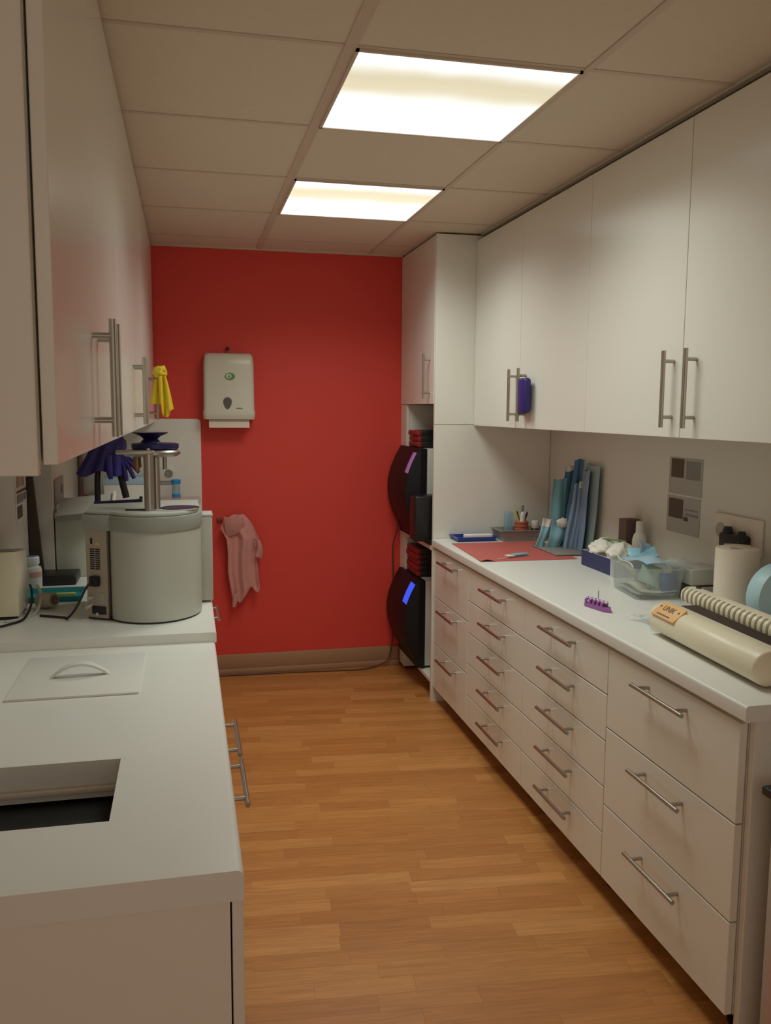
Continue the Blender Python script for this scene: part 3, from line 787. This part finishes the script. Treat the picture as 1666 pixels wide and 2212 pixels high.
# ------------------------------------------------------------------ red end wall: dispenser, towel, hook
def dispenser():
    t = thing('towel_dispenser', 'white paper towel dispenser mounted on the red wall', 'dispenser', (-.168, 2.62, 1.38))
    x0, x1 = -.302, -.036
    def prof(y): pass
    # rounded cover, narrower at the top front
    b = bmesh.new(); rings = []
    rows = [(1.415, 0.0, .094), (1.432, .003, .100), (1.455, .004, .100), (1.468, .0, .096), (1.70, -.002, .092), (1.745, -.006, .084), (1.762, -.014, .070)]
    for z, o, dep in rows:
        ring = []
        r = .022
        xa, xb = x0-o, x1+o; yf = 2.679-dep
        ring.append((xa, 2.679)); 
        for i in range(6):
            a = math.pi/2*i/5; ring.append((xa+r-r*math.cos(a), yf+r-r*math.sin(a)))
        for i in range(6):
            a = math.pi/2*i/5; ring.append((xb-r+r*math.sin(a), yf+r-r*math.cos(a)))
        ring.append((xb, 2.679))
        rings.append([b.verts.new((x, y, z)) for x, y in ring])
    n = len(rings[0])
    for k in range(len(rings)-1):
        for i in range(n): b.faces.new((rings[k][i], rings[k][(i+1) % n], rings[k+1][(i+1) % n], rings[k+1][i]))
    b.faces.new(rings[0][::-1]); b.faces.new(rings[-1])
    mb = MB(); mb._add(b); mb.build('cover', M('dispenser_white', (214, 208, 190), .3), t, smooth=50)
    MB().box(x0+.03, x1-.03, 2.60, 2.672, 1.400, 1.4145, r=.004).build('outlet_frame', LGREY, t)
    MB().prism([(2.585, 1.372), (2.589, 1.372), (2.612, 1.416), (2.606, 1.416)], 'x', -.276, -.064).build('paper_sheet', M('tissue_pinkish', (226, 206, 190), .9), t)
    # drop-shaped window
    pts = []
    for i in range(28):
        a = 2*math.pi*i/28; zz = math.sin(a); xx = math.cos(a)*(.022 if zz > 0 else .022*(1-.25*zz*zz))
        pts.append((-.178+xx, 1.510+(.022 if zz > 0 else .040)*zz))
    MB().prism(pts, 'y', 2.5795, 2.588).build('window', SMOKE, t)
    # green oval logo with a pale curl inside
    def oval(cx, cz, rx, rz, n=32): return [(cx+rx*math.cos(2*math.pi*i/n), cz+rz*math.sin(2*math.pi*i/n)) for i in range(n)]
    MB().prism(oval(-.164, 1.641, .0265, .0190), 'y', 2.5825, 2.590).build('logo', GREEN, t)
    MB().prism(oval(-.170, 1.642, .0150, .0125), 'y', 2.5820, 2.584).build('logo_curl', M('logo_pale', (206, 204, 180), .4), t)
    MB().prism(oval(-.168, 1.640, .0050, .0070), 'y', 2.5815, 2.583).build('logo_dot', GREEN, t)
    sg = MB()
    for i, (a, h) in enumerate(((0, .005), (.007, .004), (.012, .006), (.018, .005), (.024, .007), (.030, .004))):
        sg.box(-.134+a, -.134+a+.0045, 2.5815, 2.5835, 1.472-.0004*i, 1.472+h-.0004*i)
    sg.build('brand_print', M('faded_print', (120, 116, 100), .6), t)
    return t
dispenser()
def blue_peg():
    t = thing('wall_peg', 'tiny blue peg on the red wall above the dispenser', 'peg', (-.171, 2.67, 1.775))
    MB().cyl((-.171, 2.68, 1.79), (-.171, 2.655, 1.79), .006, n=12).build('pin', NAVY, t)
    MB().lathe((-.171, 2.653, 1.79), [(.004, -.006), (.009, -.003), (.010, .002), (.006, .006)], n=16, axis='y').build('knob', NAVY, t)
blue_peg()
def hook(x, z, label):
    t = thing('wall_hook', label, 'hook', (x, 2.67, z))
    B('plate', M('hook_metal', (120, 84, 66), .45, metal=.4), t, x-.016, x+.016, 2.672, 2.6799, z-.012, z+.012, r=.003)
    MB().tube([(x, 2.672, z), (x, 2.655, z-.004), (x, 2.640, z+.004), (x, 2.636, z+.016)], .004, n=8).build('prong', STEEL, t)
hook(-.226, .866, 'small brown hook left of the pink towel')
hook(-.125, .872, 'wall hook hidden under the pink towel')
def pink_towel():
    L = [(.900, -.150, -.100), (.880, -.185, -.078), (.860, -.208, -.062), (.830, -.222, -.045), (.800, -.208, -.034), (.770, -.192, -.020), (.730, -.188, -.022), (.690, -.186, -.030), (.640, -.186, -.030), (.590, -.186, -.026), (.540, -.178, -.022), (.490, -.168, -.016), (.470, -.166, -.026)]
    def fn(u, v):
        k = v*(len(L)-1); i = min(int(k), len(L)-2); f = k-i
        z = L[i][0]*(1-f)+L[i+1][0]*f; a = L[i][1]*(1-f)+L[i+1][1]*f; b_ = L[i][2]*(1-f)+L[i+1][2]*f
        x = a+(b_-a)*u
        fold = math.sin(u*11+v*3)*.5+math.sin(u*23+1.2+v*2)*.22
        amp = .004+.020*min(1, v*2.2)
        y = 2.645-.016-amp*fold-.014*math.sin(math.pi*u)
        # uneven hem: the middle left hangs lower
        if v > .75:
            w_ = (v-.75)/.25; z -= w_*(.055*math.exp(-((u-.30)/.16)**2)+.03*math.exp(-((u-.05)/.1)**2)) - w_*.03*math.exp(-((u-.75)/.12)**2)
        if v < .12: y += .012*(1-v/.12)
        return (x, y, z)
    t = thing('hand_towel', 'pink cotton towel hanging crumpled on the red wall', 'towel', (-.12, 2.64, .40))
    MB().sheet(fn, 46, 60, .005).build('cloth', PINKC, t, smooth=60)
    def loop(u, v):
        z = .895-.06*v-.012*math.sin(3*u); x = -.205+.10*u+.010*v
        return (x, 2.598-.012*math.sin(math.pi*u)+.022*v*v, z-.05*(1-u)*v)
    MB().sheet(loop, 14, 8, .006).build('top_fold', PINKC, t, smooth=60)
    def tail(u, v):
        return (-.040+.030*u+.012*math.sin(v*3), 2.610-.014*math.sin(u*5), .775-.10*v-.02*u)
    MB().sheet(tail, 8, 10, .006).build('side_fold', PINKC, t, smooth=60)
    def tip(u, v):
        return (-.160+.034*u*(1-.6*v)-.004*v, 2.618-.008*math.sin(u*4), .468-.075*v)
    MB().sheet(tip, 6, 8, .006).build('lower_tip', PINKC, t, smooth=60)
pink_towel()
def yellow_glove():
    t = thing('rubber_glove', 'yellow rubber glove hung on the farthest left cabinet handle', 'glove', (-.49, 2.0, 1.44))
    MB().blob((-.505, 1.968, 1.632), (.032, .032, .030), .25, 2.4, 5, sub=3).build('knot', YELLOW, t, smooth=60)
    def tail(u, v):
        c = Vector((-.495, 1.955, 1.615)).lerp(Vector((-.474, 1.95, 1.45)), v); wd = .030+.030*v-.012*v*v
        return c+Vector((wd*(u-.5), -.012*math.sin(u*8+v*2)-.010*math.sin(math.pi*u), -.018*math.sin(u*5)*v))
    MB().sheet(tail, 16, 14, .007).build('cuff', YELLOW, t, smooth=60)
    def tail2(u, v):
        c = Vector((-.512, 1.965, 1.60)).lerp(Vector((-.520, 1.965, 1.49)), v)
        return c+Vector((.030*(u-.5)*(1+v), -.008*math.sin(u*6), 0))
    MB().sheet(tail2, 8, 8, .006).build('inner_cuff', YELLOW, t, smooth=60)
    MB().tube([(-.470, 1.945, 1.47), (-.474, 1.942, 1.448), (-.478, 1.94, 1.432)], lambda s: .012*(1-.5*s), n=10).build('finger_tip', YELLOW, t)
yellow_glove()
def blue_glove():
    t = thing('folded_glove', 'dark blue folded glove tucked in a right wall cabinet handle', 'glove', (.97, 1.28, 1.46))
    MB().box(.950, .980, 1.232, 1.318, 1.462, 1.606, r=.013, seg=4).build('cuff', PURPLE, t, smooth=60)
    MB().box(.962, .982, 1.310, 1.356, 1.480, 1.590, r=.009, seg=3).build('fingers', PURPLE, t, smooth=60)
blue_glove()

# ================================================================== things on the right worktop
ZR = .8352
def red_mat():
    c = [Vector((.838, 1.835, ZR)), Vector((1.300, 1.83, ZR)), Vector((1.250, 1.322, ZR)), Vector((.812, 1.330, ZR))]
    def fn(u, v):
        p = c[0].lerp(c[1], u).lerp(c[3].lerp(c[2], u), v)
        d = math.hypot((u-.06)/.10, (v-1.0)/.16)
        p.z += .0012+.010*max(0, 1-d)**1.2+.0012*math.sin(u*7)*math.sin(v*5)*.3
        return p
    tag(MB().sheet(fn, 30, 30, .0014).build('desk_mat', REDMAT, smooth=60), 'red vinyl mat lying on the long worktop', 'mat')
red_mat()
def packet():
    t = thing('sealed_packet', 'small clear packet with blue insert on the red mat', 'packet', (1.01, 1.425, ZR+.003))
    T = Matrix.Translation((1.012, 1.425, ZR+.0035)) @ Matrix.Rotation(math.radians(20), 4, 'Z')
    MB(T).box(-.06, .062, -.022, .022, 0, .004, r=.0015).build('film', CLEARW, t)
    MB(T).box(-.022, .055, -.016, .016, .0045, .011, r=.004).build('insert', PBLUE[0], t)
    MB(T).box(-.060, -.026, -.018, .018, .0045, .008, r=.002).build('paper_end', PAPER, t)
    MB(T).tube([(-.06, -.012, .004), (-.10, -.022, .002), (-.13, -.024, .0015)], .0018, n=6).build('wick', PAPER, t)
packet()
open_tray('blue_tray', 'dark blue tray near the far end of the worktop', TRAYB, .888, 1.075, 1.882, 1.988, ZR, .022, .006)
def white_strip():
    tag(MB().box(.925, 1.068, 1.889, 1.928, ZR+.0036, ZR+.033, r=.006, seg=3).build('paper_strip', PAPER), 'white rounded strip lying in the blue tray', 'strip')
white_strip()
open_tray('grey_tray', 'grey open tray in the corner holding the pen cup', GREYT, 1.108, 1.372, 1.852, 1.972, ZR, .055, .012, .004)
def pen_cup():
    c = (1.225, 1.915, ZR+.0045)
    t = thing('pen_cup', 'terracotta woven pen cup standing in the grey tray', 'cup', c)
    MB().lathe(c, [(.028, 0), (.033, .004), (.034, .085), (.031, .085), (.030, .006), (.001, .006)], n=28).build('cup', WICKER, t)
    bands = MB()
    for k in range(5): bands.lathe(c, [(.0335, .008+.017*k), (.0355, .010+.017*k), (.0355, .016+.017*k), (.0335, .018+.017*k)], n=28)
    bands.build('weave_band', WICKER, t)
    cc = Vector(c)
    def pen(name, label, dx, dy, top, r, mat, tipm):
        p = thing(name, label, 'pen', cc+Vector((dx*.3, dy*.3, .008)))
        a = cc+Vector((-dx*.35, -dy*.35, .009)); b = cc+Vector((dx, dy, top)); d = (b-a).normalized()
        MB().cyl(a, b, r, n=10).build('barrel', mat, p); MB().cyl(b, b+d*.008, r*.7, n=10).build('end_cap', tipm, p)
    pen('pencil', 'yellow pencil leaning left in the pen cup', -.034, -.004, .135, .004, YELLOW, YELLOW)
    pen('ballpoint_pen', 'blue pen behind the yellow pencil', -.020, .008, .128, .0045, TRAYB, BLACK)
    pen('ballpoint_pen', 'purple pen leaning right in the pen cup', .030, .004, .125, .0045, NAVY, NAVY)
    pen('green_pen', 'tall greenish pen at the back of the cup', .010, .012, .165, .005, M('olive_pen', (104, 112, 84), .5), LGREY)
    pen('white_tube', 'thick white tube standing in the pen cup', .002, -.012, .125, .013, PAPER, PAPER)
pen_cup()
def jar():
    c = (1.298, 1.915, ZR+.0045)
    t = thing('small_jar', 'small black jar with a white cap beside the pen cup', 'jar', c)
    MB().lathe(c, [(.018, 0), (.021, .003), (.021, .045), (.016, .052)], n=24).build('jar', BLACK, t)
    MB().lathe(c, [(.018, .050), (.019, .052), (.019, .085), (.017, .088), (.002, .088)], n=24).build('cap', PAPER, t)
jar()
def acrylic():
    tag(MB().box(1.150, 1.186, 1.925, 1.965, ZR+.0045, .970, r=.003).build('acrylic_block', CLEARB), 'pale blue clear holder left of the pen cup', 'holder')
acrylic()

# pouches in their rack
def rack():
    t = thing('pouch_rack', 'low grey acrylic rack that holds the blue pouches', 'rack', (1.30, 1.57, ZR))
    MB().box(1.185, 1.395, 1.40, 1.69, ZR+.0036, ZR+.007, r=.001).build('base', GREYT, t)
    for x, y in ((1.21, 1.672), (1.25, 1.650), (1.29, 1.628), (1.33, 1.606), (1.37, 1.584)):
        MB().tube([(x-.02, y-.012, ZR+.006), (x-.02, y-.012, ZR+.045), (x+.02, y+.012, ZR+.045), (x+.02, y+.012, ZR+.006)], .0018, n=6, sub=3).build('divider', STEEL, t)
rack()
def pouch(label, y, b, tp, wd, mat, band=None, puff=False, seed=0, side=(1, -.10, 0), dy=0.0):
    b, tp = Vector((b[0], y, b[1])), Vector((tp[0], y+dy, tp[1]))
    t = thing('sterile_pouch', label, 'pouch', b, 'sterile pouches in the rack')
    ax = (tp-b); side = Vector(side).normalized()
    def fn(u, v):
        p = b+ax*v+side*(wd*(u-.5)*(1-.10*math.sin(3*v+seed)))
        p += Vector((-side.y*0-.006 if abs(side.y) > .5 else 0, 0, 0))*math.sin(math.pi*u)
        p.y += -.008*math.sin(math.pi*u)*(0 if abs(side.y) > .5 else 1)*math.sin(math.pi*min(1, v*1.1))-.003*math.sin(u*9+seed)+.004*math.sin(v*7+seed)
        p.z += .004*math.sin(u*5+seed)*v
        return p
    MB().sheet(fn, 10, 16, .004).build('film', mat, t, smooth=60)
    if band:
        def fb(u, v):
            p = Vector(fn(u, band[0]+(band[1]-band[0])*v)); p.y -= .0032; return p
        MB().sheet(fb, 10, 4, .0012).build('paper_band', PAPER, t, smooth=60)
    if puff:
        MB().blob(tp+Vector((.004, -.012, -.004)), (.030, .016, .022), .2, 2.5, seed, sub=3).build('cotton_top', TISSUE, t, smooth=60)
    return t
pouch('short pale pouch with white top, leftmost in the rack', 1.640, (1.206, .843), (1.247, .972), .044, PBLUE[0], (.72, 1.0), seed=1)
pouch('short wide blue pouch topped with cotton at the rack front', 1.612, (1.262, .843), (1.300, .962), .072, PBLUE[0], puff=True, seed=2)
pouch('tall teal pouch standing upright behind the short ones', 1.655, (1.292, .843), (1.308, 1.157), .062, PBLUE[1], seed=3)
pouch('tall deep blue pouch behind the teal one', 1.668, (1.335, .843), (1.366, 1.215), .052, PBLUE[2], (.94, 1.0), seed=4)
pouch('tallest dark blue pouch in the rack', 1.600, (1.330, .843), (1.376, 1.250), .048, PBLUE[2], seed=5)
pouch('narrow lavender pouch in front of the dark blue ones', 1.572, (1.318, .843), (1.362, 1.140), .040, PBLUE[3], seed=6)
pouch('second narrow lavender pouch, just right of the first', 1.550, (1.338, .843), (1.376, 1.150), .036, PBLUE[3], (.90, 1.0), seed=7)
pouch('pale grey-blue pouch flat against the wall, rightmost in the rack', 1.485, (1.372, .843), (1.389, 1.232), .150, PBLUE[4], seed=8, side=(-.08, -1, 0), dy=-.005)
pouch('misty blue pouch with a white patch, in front of the rightmost one', 1.515, (1.352, .843), (1.374, 1.205), .105, PBLUE[3], (.72, .88), seed=9, side=(-.25, -1, 0), dy=-.004)

def gauze_box():
    t = thing('supply_box', 'white box with a navy side panel in front of the wall', 'box', (1.29, 1.06, ZR))
    mb = MB()
    x0, x1, y0, y1, z1 = 1.203, 1.326, .905, 1.185, .902
    mb.box(x0, x1, y0, y1, ZR, ZR+.003).box(x0, x0+.004, y0, y1, ZR+.003, z1).box(x1-.004, x1, y0, y1, ZR+.003, z1).box(x0+.004, x1-.004, y0, y0+.004, ZR+.003, z1).box(x0+.004, x1-.004, y1-.004, y1, ZR+.003, z1)
    mb.build('box', M('lilac_grey_card', (196, 194, 204), .6), t)
    B('side_panel', BOXB, t, x0-.0015, x0, .935, y1, ZR+.004, z1)
gauze_box()
def bag(label, c, r, seed, stripe=False, grp='white bags in the supply box'):
    t = thing('gauze_bag', label, 'bag', (c[0], c[1], c[2]-r[2]), grp)
    MB().blob(c, r, .22, 2.2, seed, sub=4).build('bag', TISSUE, t, smooth=70)
    if stripe:
        P = [(c[0]-.020+.02*k, c[1]-.005-.030*k, c[2]+r[2]*(1.06-.06*abs(k-1.5))) for k in range(4)]
        MB().tube(P, lambda s: .004+.002*math.sin(s*9), n=6).build('green_print', GREEN, t)
bag('crumpled white gauze bag with green print', (1.265, 1.10, .915), (.058, .080, .042), 4, True)
bag('rounded white gauze bag next to the clear bin', (1.262, .965, .912), (.050, .055, .048), 9)
def clear_bin():
    t = thing('clear_bin', 'clear plastic bin full of wrapped instruments', 'bin', (1.18, .63, ZR))
    T = Matrix.Translation((1.180, .625, 0)) @ Matrix.Rotation(math.radians(-8), 4, 'Z')
    b = bmesh.new()
    def rect(hx, hy, z, r=.022):
        P = []
        for sx, sy, a0 in ((1, 1, 0), (-1, 1, 90), (-1, -1, 180), (1, -1, 270)):
            for k in range(5):
                a = math.radians(a0+90*k/4); P.append(b.verts.new((sx*(hx-r)+r*math.cos(a), sy*(hy-r)+r*math.sin(a), z)))
        return P
    R = [rect(.078, .118, ZR), rect(.090, .132, ZR+.105), rect(.100, .142, ZR+.106), rect(.100, .142, ZR+.110), rect(.088, .130, ZR+.110), rect(.076, .116, ZR+.003)]
    n = 20
    for k in range(5):
        for i in range(n): b.faces.new((R[k][i], R[k][(i+1) % n], R[k+1][(i+1) % n], R[k+1][i]))
    b.faces.new(R[0][::-1]); b.faces.new(R[5])
    mb = MB(T); mb._add(b); mb.build('bin', CLEARW, t)
    return T
TB = clear_bin()
def bin_item(label, mat, c, size, rot, wave=.004, seed=0):
    T = TB @ Matrix.Translation(c) @ Matrix.Rotation(math.radians(rot[2]), 4, 'Z') @ Matrix.Rotation(math.radians(rot[1]), 4, 'Y') @ Matrix.Rotation(math.radians(rot[0]), 4, 'X')
    def fn(u, v):
        return (size[0]*(u-.5), size[1]*(v-.5), wave*math.sin(u*6+seed)+wave*math.sin(v*7+seed*2)+size[2]*math.sin(math.pi*u)*math.sin(math.pi*v))
    mb = MB(T); mb.sheet(fn, 12, 12, .003)
    tag(mb.build('wrapped_packet', mat, smooth=70), label, 'packet', 'packets in the clear bin')
PKW = M('packet_white', (220, 218, 200), .5, var=.05)
bin_item('flat greyish packet at the bottom of the clear bin', LGREY, (0, 0, ZR+.014), (.13, .20, .006), (0, 0, 0), .002, 1)
bin_item('flat white packet lying low in the clear bin', PKW, (.0, -.01, ZR+.030), (.125, .19, .006), (2, 0, 4), .003, 2)
bin_item('white packet leaning on the aisle side of the clear bin', PKW, (-.045, .015, ZR+.075), (.10, .17, .008), (8, 52, 6), .005, 3)
bin_item('pale green packet upright in the middle of the bin', GREENY, (-.012, -.070, ZR+.078), (.075, .070, .006), (66, 22, -12), .003, 4)
bin_item('strong blue packet on the wall side of the bin', M('packet_blue', (52, 92, 150), .4), (.048, -.088, ZR+.052), (.062, .070, .008), (74, 0, 6), .003, 5)
bin_item('light blue film packet lying across the bin top', M('light_blue_film_packet', (166, 196, 212), .3, var=.08), (.015, .005, ZR+.112), (.13, .17, .014), (-3, 5, 10), .005, 6)
bin_item('pale blue packet standing up at the back of the bin', PBLUE[0], (.02, .090, ZR+.125), (.10, .070, .010), (20, -6, -10), .005, 7)
bin_item('grey clear packet sticking out towards the bottle', CLEARB, (.035, .105, ZR+.135), (.05, .075, .004), (50, 20, 10), .004, 8)
bin_item('crumpled clear packet over the near bin rim', CLEARW, (.06, -.085, ZR+.122), (.10, .08, .012), (10, 0, 20), .008, 9)

def wall_bottles():
    tag(MB().box(1.335, 1.398, 1.066, 1.128, ZR, 1.037, r=.002).build('carton', BROWNB), 'dark brown carton standing against the wall', 'box')
    c = (1.362, 1.005, ZR)
    t = thing('spray_bottle', 'slim white bottle beside the dark brown carton', 'bottle', c)
    MB().lathe(c, [(.026, 0), (.028, .004), (.028, .130), (.022, .150), (.014, .160)], n=28).build('bottle', PAPER, t)
    MB().lathe(c, [(.015, .158), (.0155, .160), (.0155, .200), (.013, .203), (.001, .203)], n=24).build('cap', PAPER, t)
wall_bottles()
def flat_boxes():
    tag(MB().box(1.285, 1.400, .475, .610, ZR, ZR+.045, r=.003).build('flat_box', M('grey_card', (164, 160, 148), .6)), 'lower grey flat box between the clear bin and towel roll', 'box', 'flat boxes by the roll')
    t = thing('flat_box', 'upper pale flat box between the clear bin and towel roll', 'box', (1.34, .54, ZR+.0455), 'flat boxes by the roll')
    B('box', M('pale_card', (186, 184, 172), .6), t, 1.270, 1.392, .482, .612, ZR+.0455, ZR+.105, r=.004)
    B('edge_strip', DARK, t, 1.268, 1.394, .480, .614, ZR+.046, ZR+.051)
flat_boxes()
def towel_roll():
    c = (1.300, .285, ZR)
    t = thing('paper_roll', 'upright roll of white paper towel near the sockets', 'paper roll', c)
    MB().lathe(c, [(.022, 0), (.066, .0), (.0665, .004), (.0665, .208), (.065, .211), (.024, .211), (.022, .209), (.021, .02)], n=48).build('roll', TOWEL, t)
    MB().lathe(c, [(.0212, .002), (.0205, .002), (.0205, .205), (.0212, .205)], n=32).build('core', M('card_core', (150, 122, 92), .8), t)
    def flap(u, v):
        a = math.radians(20+70*u); r = .0672+.004*u*u; return (c[0]+r*math.cos(a), c[1]+r*math.sin(a), c[2]+.003+.211*v)
    MB().sheet(flap, 12, 6, .0012).build('loose_end', TOWEL, t)
towel_roll()
def film_roll():
    c = Vector((1.285, .045, .939))
    t = thing('film_roll', 'large pale blue film roll on a holder at the right edge', 'roll', (1.285, .05, ZR))
    MB().lathe(c, [(.020, -.03), (.098, -.03), (.100, -.026), (.100, .026), (.098, .03), (.02, .03)], n=64, axis='y').build('roll', LBLUE, t)
    MB().cyl(c-Vector((0, .044, 0)), c+Vector((0, .044, 0)), .0195, n=24).build('axle', BLACK, t)
    MB().prism([(1.20, ZR), (1.37, ZR), (1.37, ZR+.012), (1.297, .955), (1.273, .955), (1.20, ZR+.012)], 'y', .078, .086).build('holder_plate', BLACK, t)
    MB().cyl((1.222, -.012, .868), (1.222, .012, .868), .020, n=20).build('clamp_knob', BLACK, t)
    B('holder_base', BLACK, t, 1.205, 1.365, -.01, .09, ZR, ZR-.0+.006)
film_roll()

def heat_sealer():
    t = thing('heat_sealer', 'cream heat sealer with a ribbed lever on the near worktop end', 'heat sealer', (1.0, -.14, ZR))
    # body: rounded loaf section in (x, z), running along y and turned slightly
    T = Matrix.Translation((.975, -.14, 0)) @ Matrix.Rotation(math.radians(-3), 4, 'Z') @ Matrix.Translation((-.985, .14, 0))
    sec = []
    cx, hz, r = .940, .046, .044
    for i in range(15):
        a = math.radians(-60-240*i/14+0)
        sec.append((cx+r*1.12*math.cos(a), ZR+.050+r*math.sin(a)))
    sec = [(x, max(z, ZR+.008)) for x, z in sec]
    poly = [(1.00, ZR+.008)]+sec[0:1]
    P = []
    for i in range(19):
        a = math.radians(270-190*i/18)
        P.append((cx+r*1.10*math.cos(a), ZR+.048+r*math.sin(a)))
    P = [(1.02, ZR+.010), (.955, ZR+.008)]+P[1:]+[(1.015, ZR+.074)]
    body = MB(T).prism(P, 'y', -.412, .108, r=.006).build('body', CREAM, t, smooth=50)
    MB(T).box(.955, 1.12, -.39, .10, ZR+.006, ZR+.045, r=.006).build('rear_base', CREAM, t)
    for yy in (-.36, .07):
        MB(T).box(.94, 1.10, yy-.012, yy+.012, ZR, ZR+.010, r=.002).build('foot', BLACK, t)
    MB(T).box(.972, 1.060, -.400, .098, ZR+.040, ZR+.0815, r=.002).build('slot_shade', M('slot_shade_brown', (56, 40, 30), .7), t)  # dark strip laid in for the shaded slot under the lever
    # lever: rounded bar with ribs, lifted above the body
    LV = Matrix.Translation((1.078, .16, .926)) @ Matrix.Rotation(math.radians(-3), 4, 'Z')
    sec = []
    for i in range(24):
        a = 2*math.pi*i/24; sx = math.cos(a); sz = math.sin(a)
        sec.append((.034*math.copysign(abs(sx)**.7, sx), .026*math.copysign(abs(sz)**.8, sz)))
    lev = MB(LV).prism(sec, 'y', -.50, .03, r=.006).build('lever', CREAM, t, smooth=50)
    for k in range(20):
        y = .012-.0245*k
        def rib(u, v):
            a = math.radians(112+96*u); sx, sz = math.cos(a), math.sin(a)
            return (.0345*math.copysign(abs(sx)**.7, sx), y-.0042+.0084*v, .0265*math.copysign(abs(sz)**.8, sz))
        MB(LV).sheet(rib, 8, 1, .0012).build('rib_recess', CREAMD, lev)
    MB(LV).cyl((.006, -.005, .025), (.006, -.005, .029), .008, n=14).build('pivot_cap', BLACK, lev)
    MB(T).box(1.06, 1.115, .085, .150, ZR+.03, ZR+.070, r=.006).build('hinge_block', CREAM, t)
    # label on the shoulder of the body
    ang = math.radians(38)
    nx, nz = -math.sin(ang), math.cos(ang)
    base = Vector((cx+r*1.10*nx*1.0, .02, ZR+.048+r*nz))
    Lm = T @ Matrix.Translation(base+Vector((nx, 0, nz))*.0005) @ Matrix.Rotation(-ang, 4, 'Y') @ Matrix.Rotation(math.radians(-90), 4, 'Z')
    MB(Lm).box(-.062, .062, -.026, .026, -.004, .0012, r=.0008).build('label', ORANGE, t)
    text('label_text', 'UNIK', .026, INK, t, Lm @ Matrix.Translation((-.004, .006, .0016)))
    MB(Lm).box(-.040, .030, -.019, -.015, .0011, .0017).build('label_line', INK, t)
    for sx in (-.052, .046): MB(Lm).cyl((sx, .008, .001), (sx, .008, .0018), .004, n=12).build('label_mark', INK, t)
heat_sealer()
def purple_rack():
    T = Matrix.Translation((.900, .425, ZR)) @ Matrix.Rotation(math.radians(-76), 4, 'Z')
    t = thing('bur_rack', 'small purple toothed rack on the worktop', 'rack', (.90, .425, ZR))
    MB(T).prism([(-.055, -.014), (.040, -.016), (.064, -.004), (.040, .016), (-.055, .014)], 'z', 0, .014, r=.002).build('base', LILAC, t)
    MB(T).prism([(-.055, .004), (.030, .004), (.030, .014), (-.055, .014)], 'z', .014, .026, r=.002).build('rear_block', LILAC, t)
    for k in range(5):
        x = -.048+.019*k
        MB(T).tube([(x, -.011, .012), (x, -.012, .024), (x+.003, -.002, .030), (x+.003, .008, .026)], .0046, n=8).build('tooth', LILAC, t)
        MB(T).lathe((x+.009, -.002, .026), [(.005, 0), (.006, .004), (.004, .008), (.001, .009)], n=12).build('cap', M('tooth_cap', (226, 214, 224), .4), t)
    MB(T).cyl((-.012, .008, .026), (-.012, .008, .058), .0016, n=8).build('pin', STEEL, t)
purple_rack()
def clear_wrap():
    def fn(u, v):
        return (.930+.075*v+.02*math.sin(u*5)+.03*(u-.5), .275-.16*u, ZR+.006+.007*abs(math.sin(u*9+v*4))+.006*abs(math.sin(v*11+u*3)))
    tag(MB().sheet(fn, 18, 14, .001).build('clear_wrap', CLEARW, smooth=0), 'crumpled clear plastic wrap left of the heat sealer', 'wrap')
clear_wrap()

# right wall: notes, sockets
note('wall_note', 'upper grey sheet with a dark printed block on the right wall', 1.4045, .655, .875, 1.165, 1.302, [(.775, .860, 1.228, 1.298, BROWNP), (.668, .760, 1.225, 1.292, GREYP)], -1)
note('wall_note', 'lower grey sheet with a dark printed block on the right wall', 1.4045, .66, .880, 1.020, 1.158, [(.770, .866, 1.075, 1.148, BROWNP), (.672, .755, 1.090, 1.100, GREYP), (.672, .762, 1.110, 1.116, GREYP), (.735, .765, 1.07, 1.085, BROWNP)], -1)
def sockets_right():
    t = thing('wall_socket', 'white socket plate on the right wall above the towel roll', 'socket', (1.40, .43, 1.0))
    B('plate', M('socket_plate', (226, 212, 198), .4), t, 1.393, 1.4045, .300, .556, 1.008, 1.128, r=.004)
    MB().lathe((1.393, .517, 1.070), [(.026, 0), (.026, -.002), (.022, -.003), (.020, -.0012), (.001, -.0008)], n=28, axis='x').build('socket', PAPERG, t)
    p = thing('plug', 'black two-pronged looking plug block in the right wall socket', 'plug', (1.375, .41, 1.02))
    MB().box(1.352, 1.3928, .345, .470, 1.022, 1.072, r=.010, seg=3).build('body', BLACK, p)
    MB().cyl((1.372, .445, 1.065), (1.372, .445, 1.092), .020, .012, n=18).build('plug_head', BLACK, p)
    MB().cyl((1.372, .370, 1.062), (1.372, .370, 1.085), .018, .011, n=18).build('plug_head', BLACK, p)
sockets_right()

# near right: low cabinet with a black top beside the end panel
def low_cabinet():
    t = thing('side_cabinet', 'low unit with a black top at the lower right edge', 'cabinet', (1.05, -.78, 0))
    B('body', M('unit_grey', (186, 174, 162), .5), t, .826, 1.30, -1.0, -.555, .03, .650, r=.003)
    B('top', BLACK, t, .806, 1.32, -1.02, -.540, .651, .672, r=.006, seg=3)
    B('side_door', PINKISH, t, .818, .8255, -.99, -.585, .05, .640, r=.002)
    for fx in (.86, 1.26):
        for fy in (-.96, -.60): MB().cyl((fx, fy, 0), (fx, fy, .031), .018, n=14).build('foot', BLACK, t)
low_cabinet()
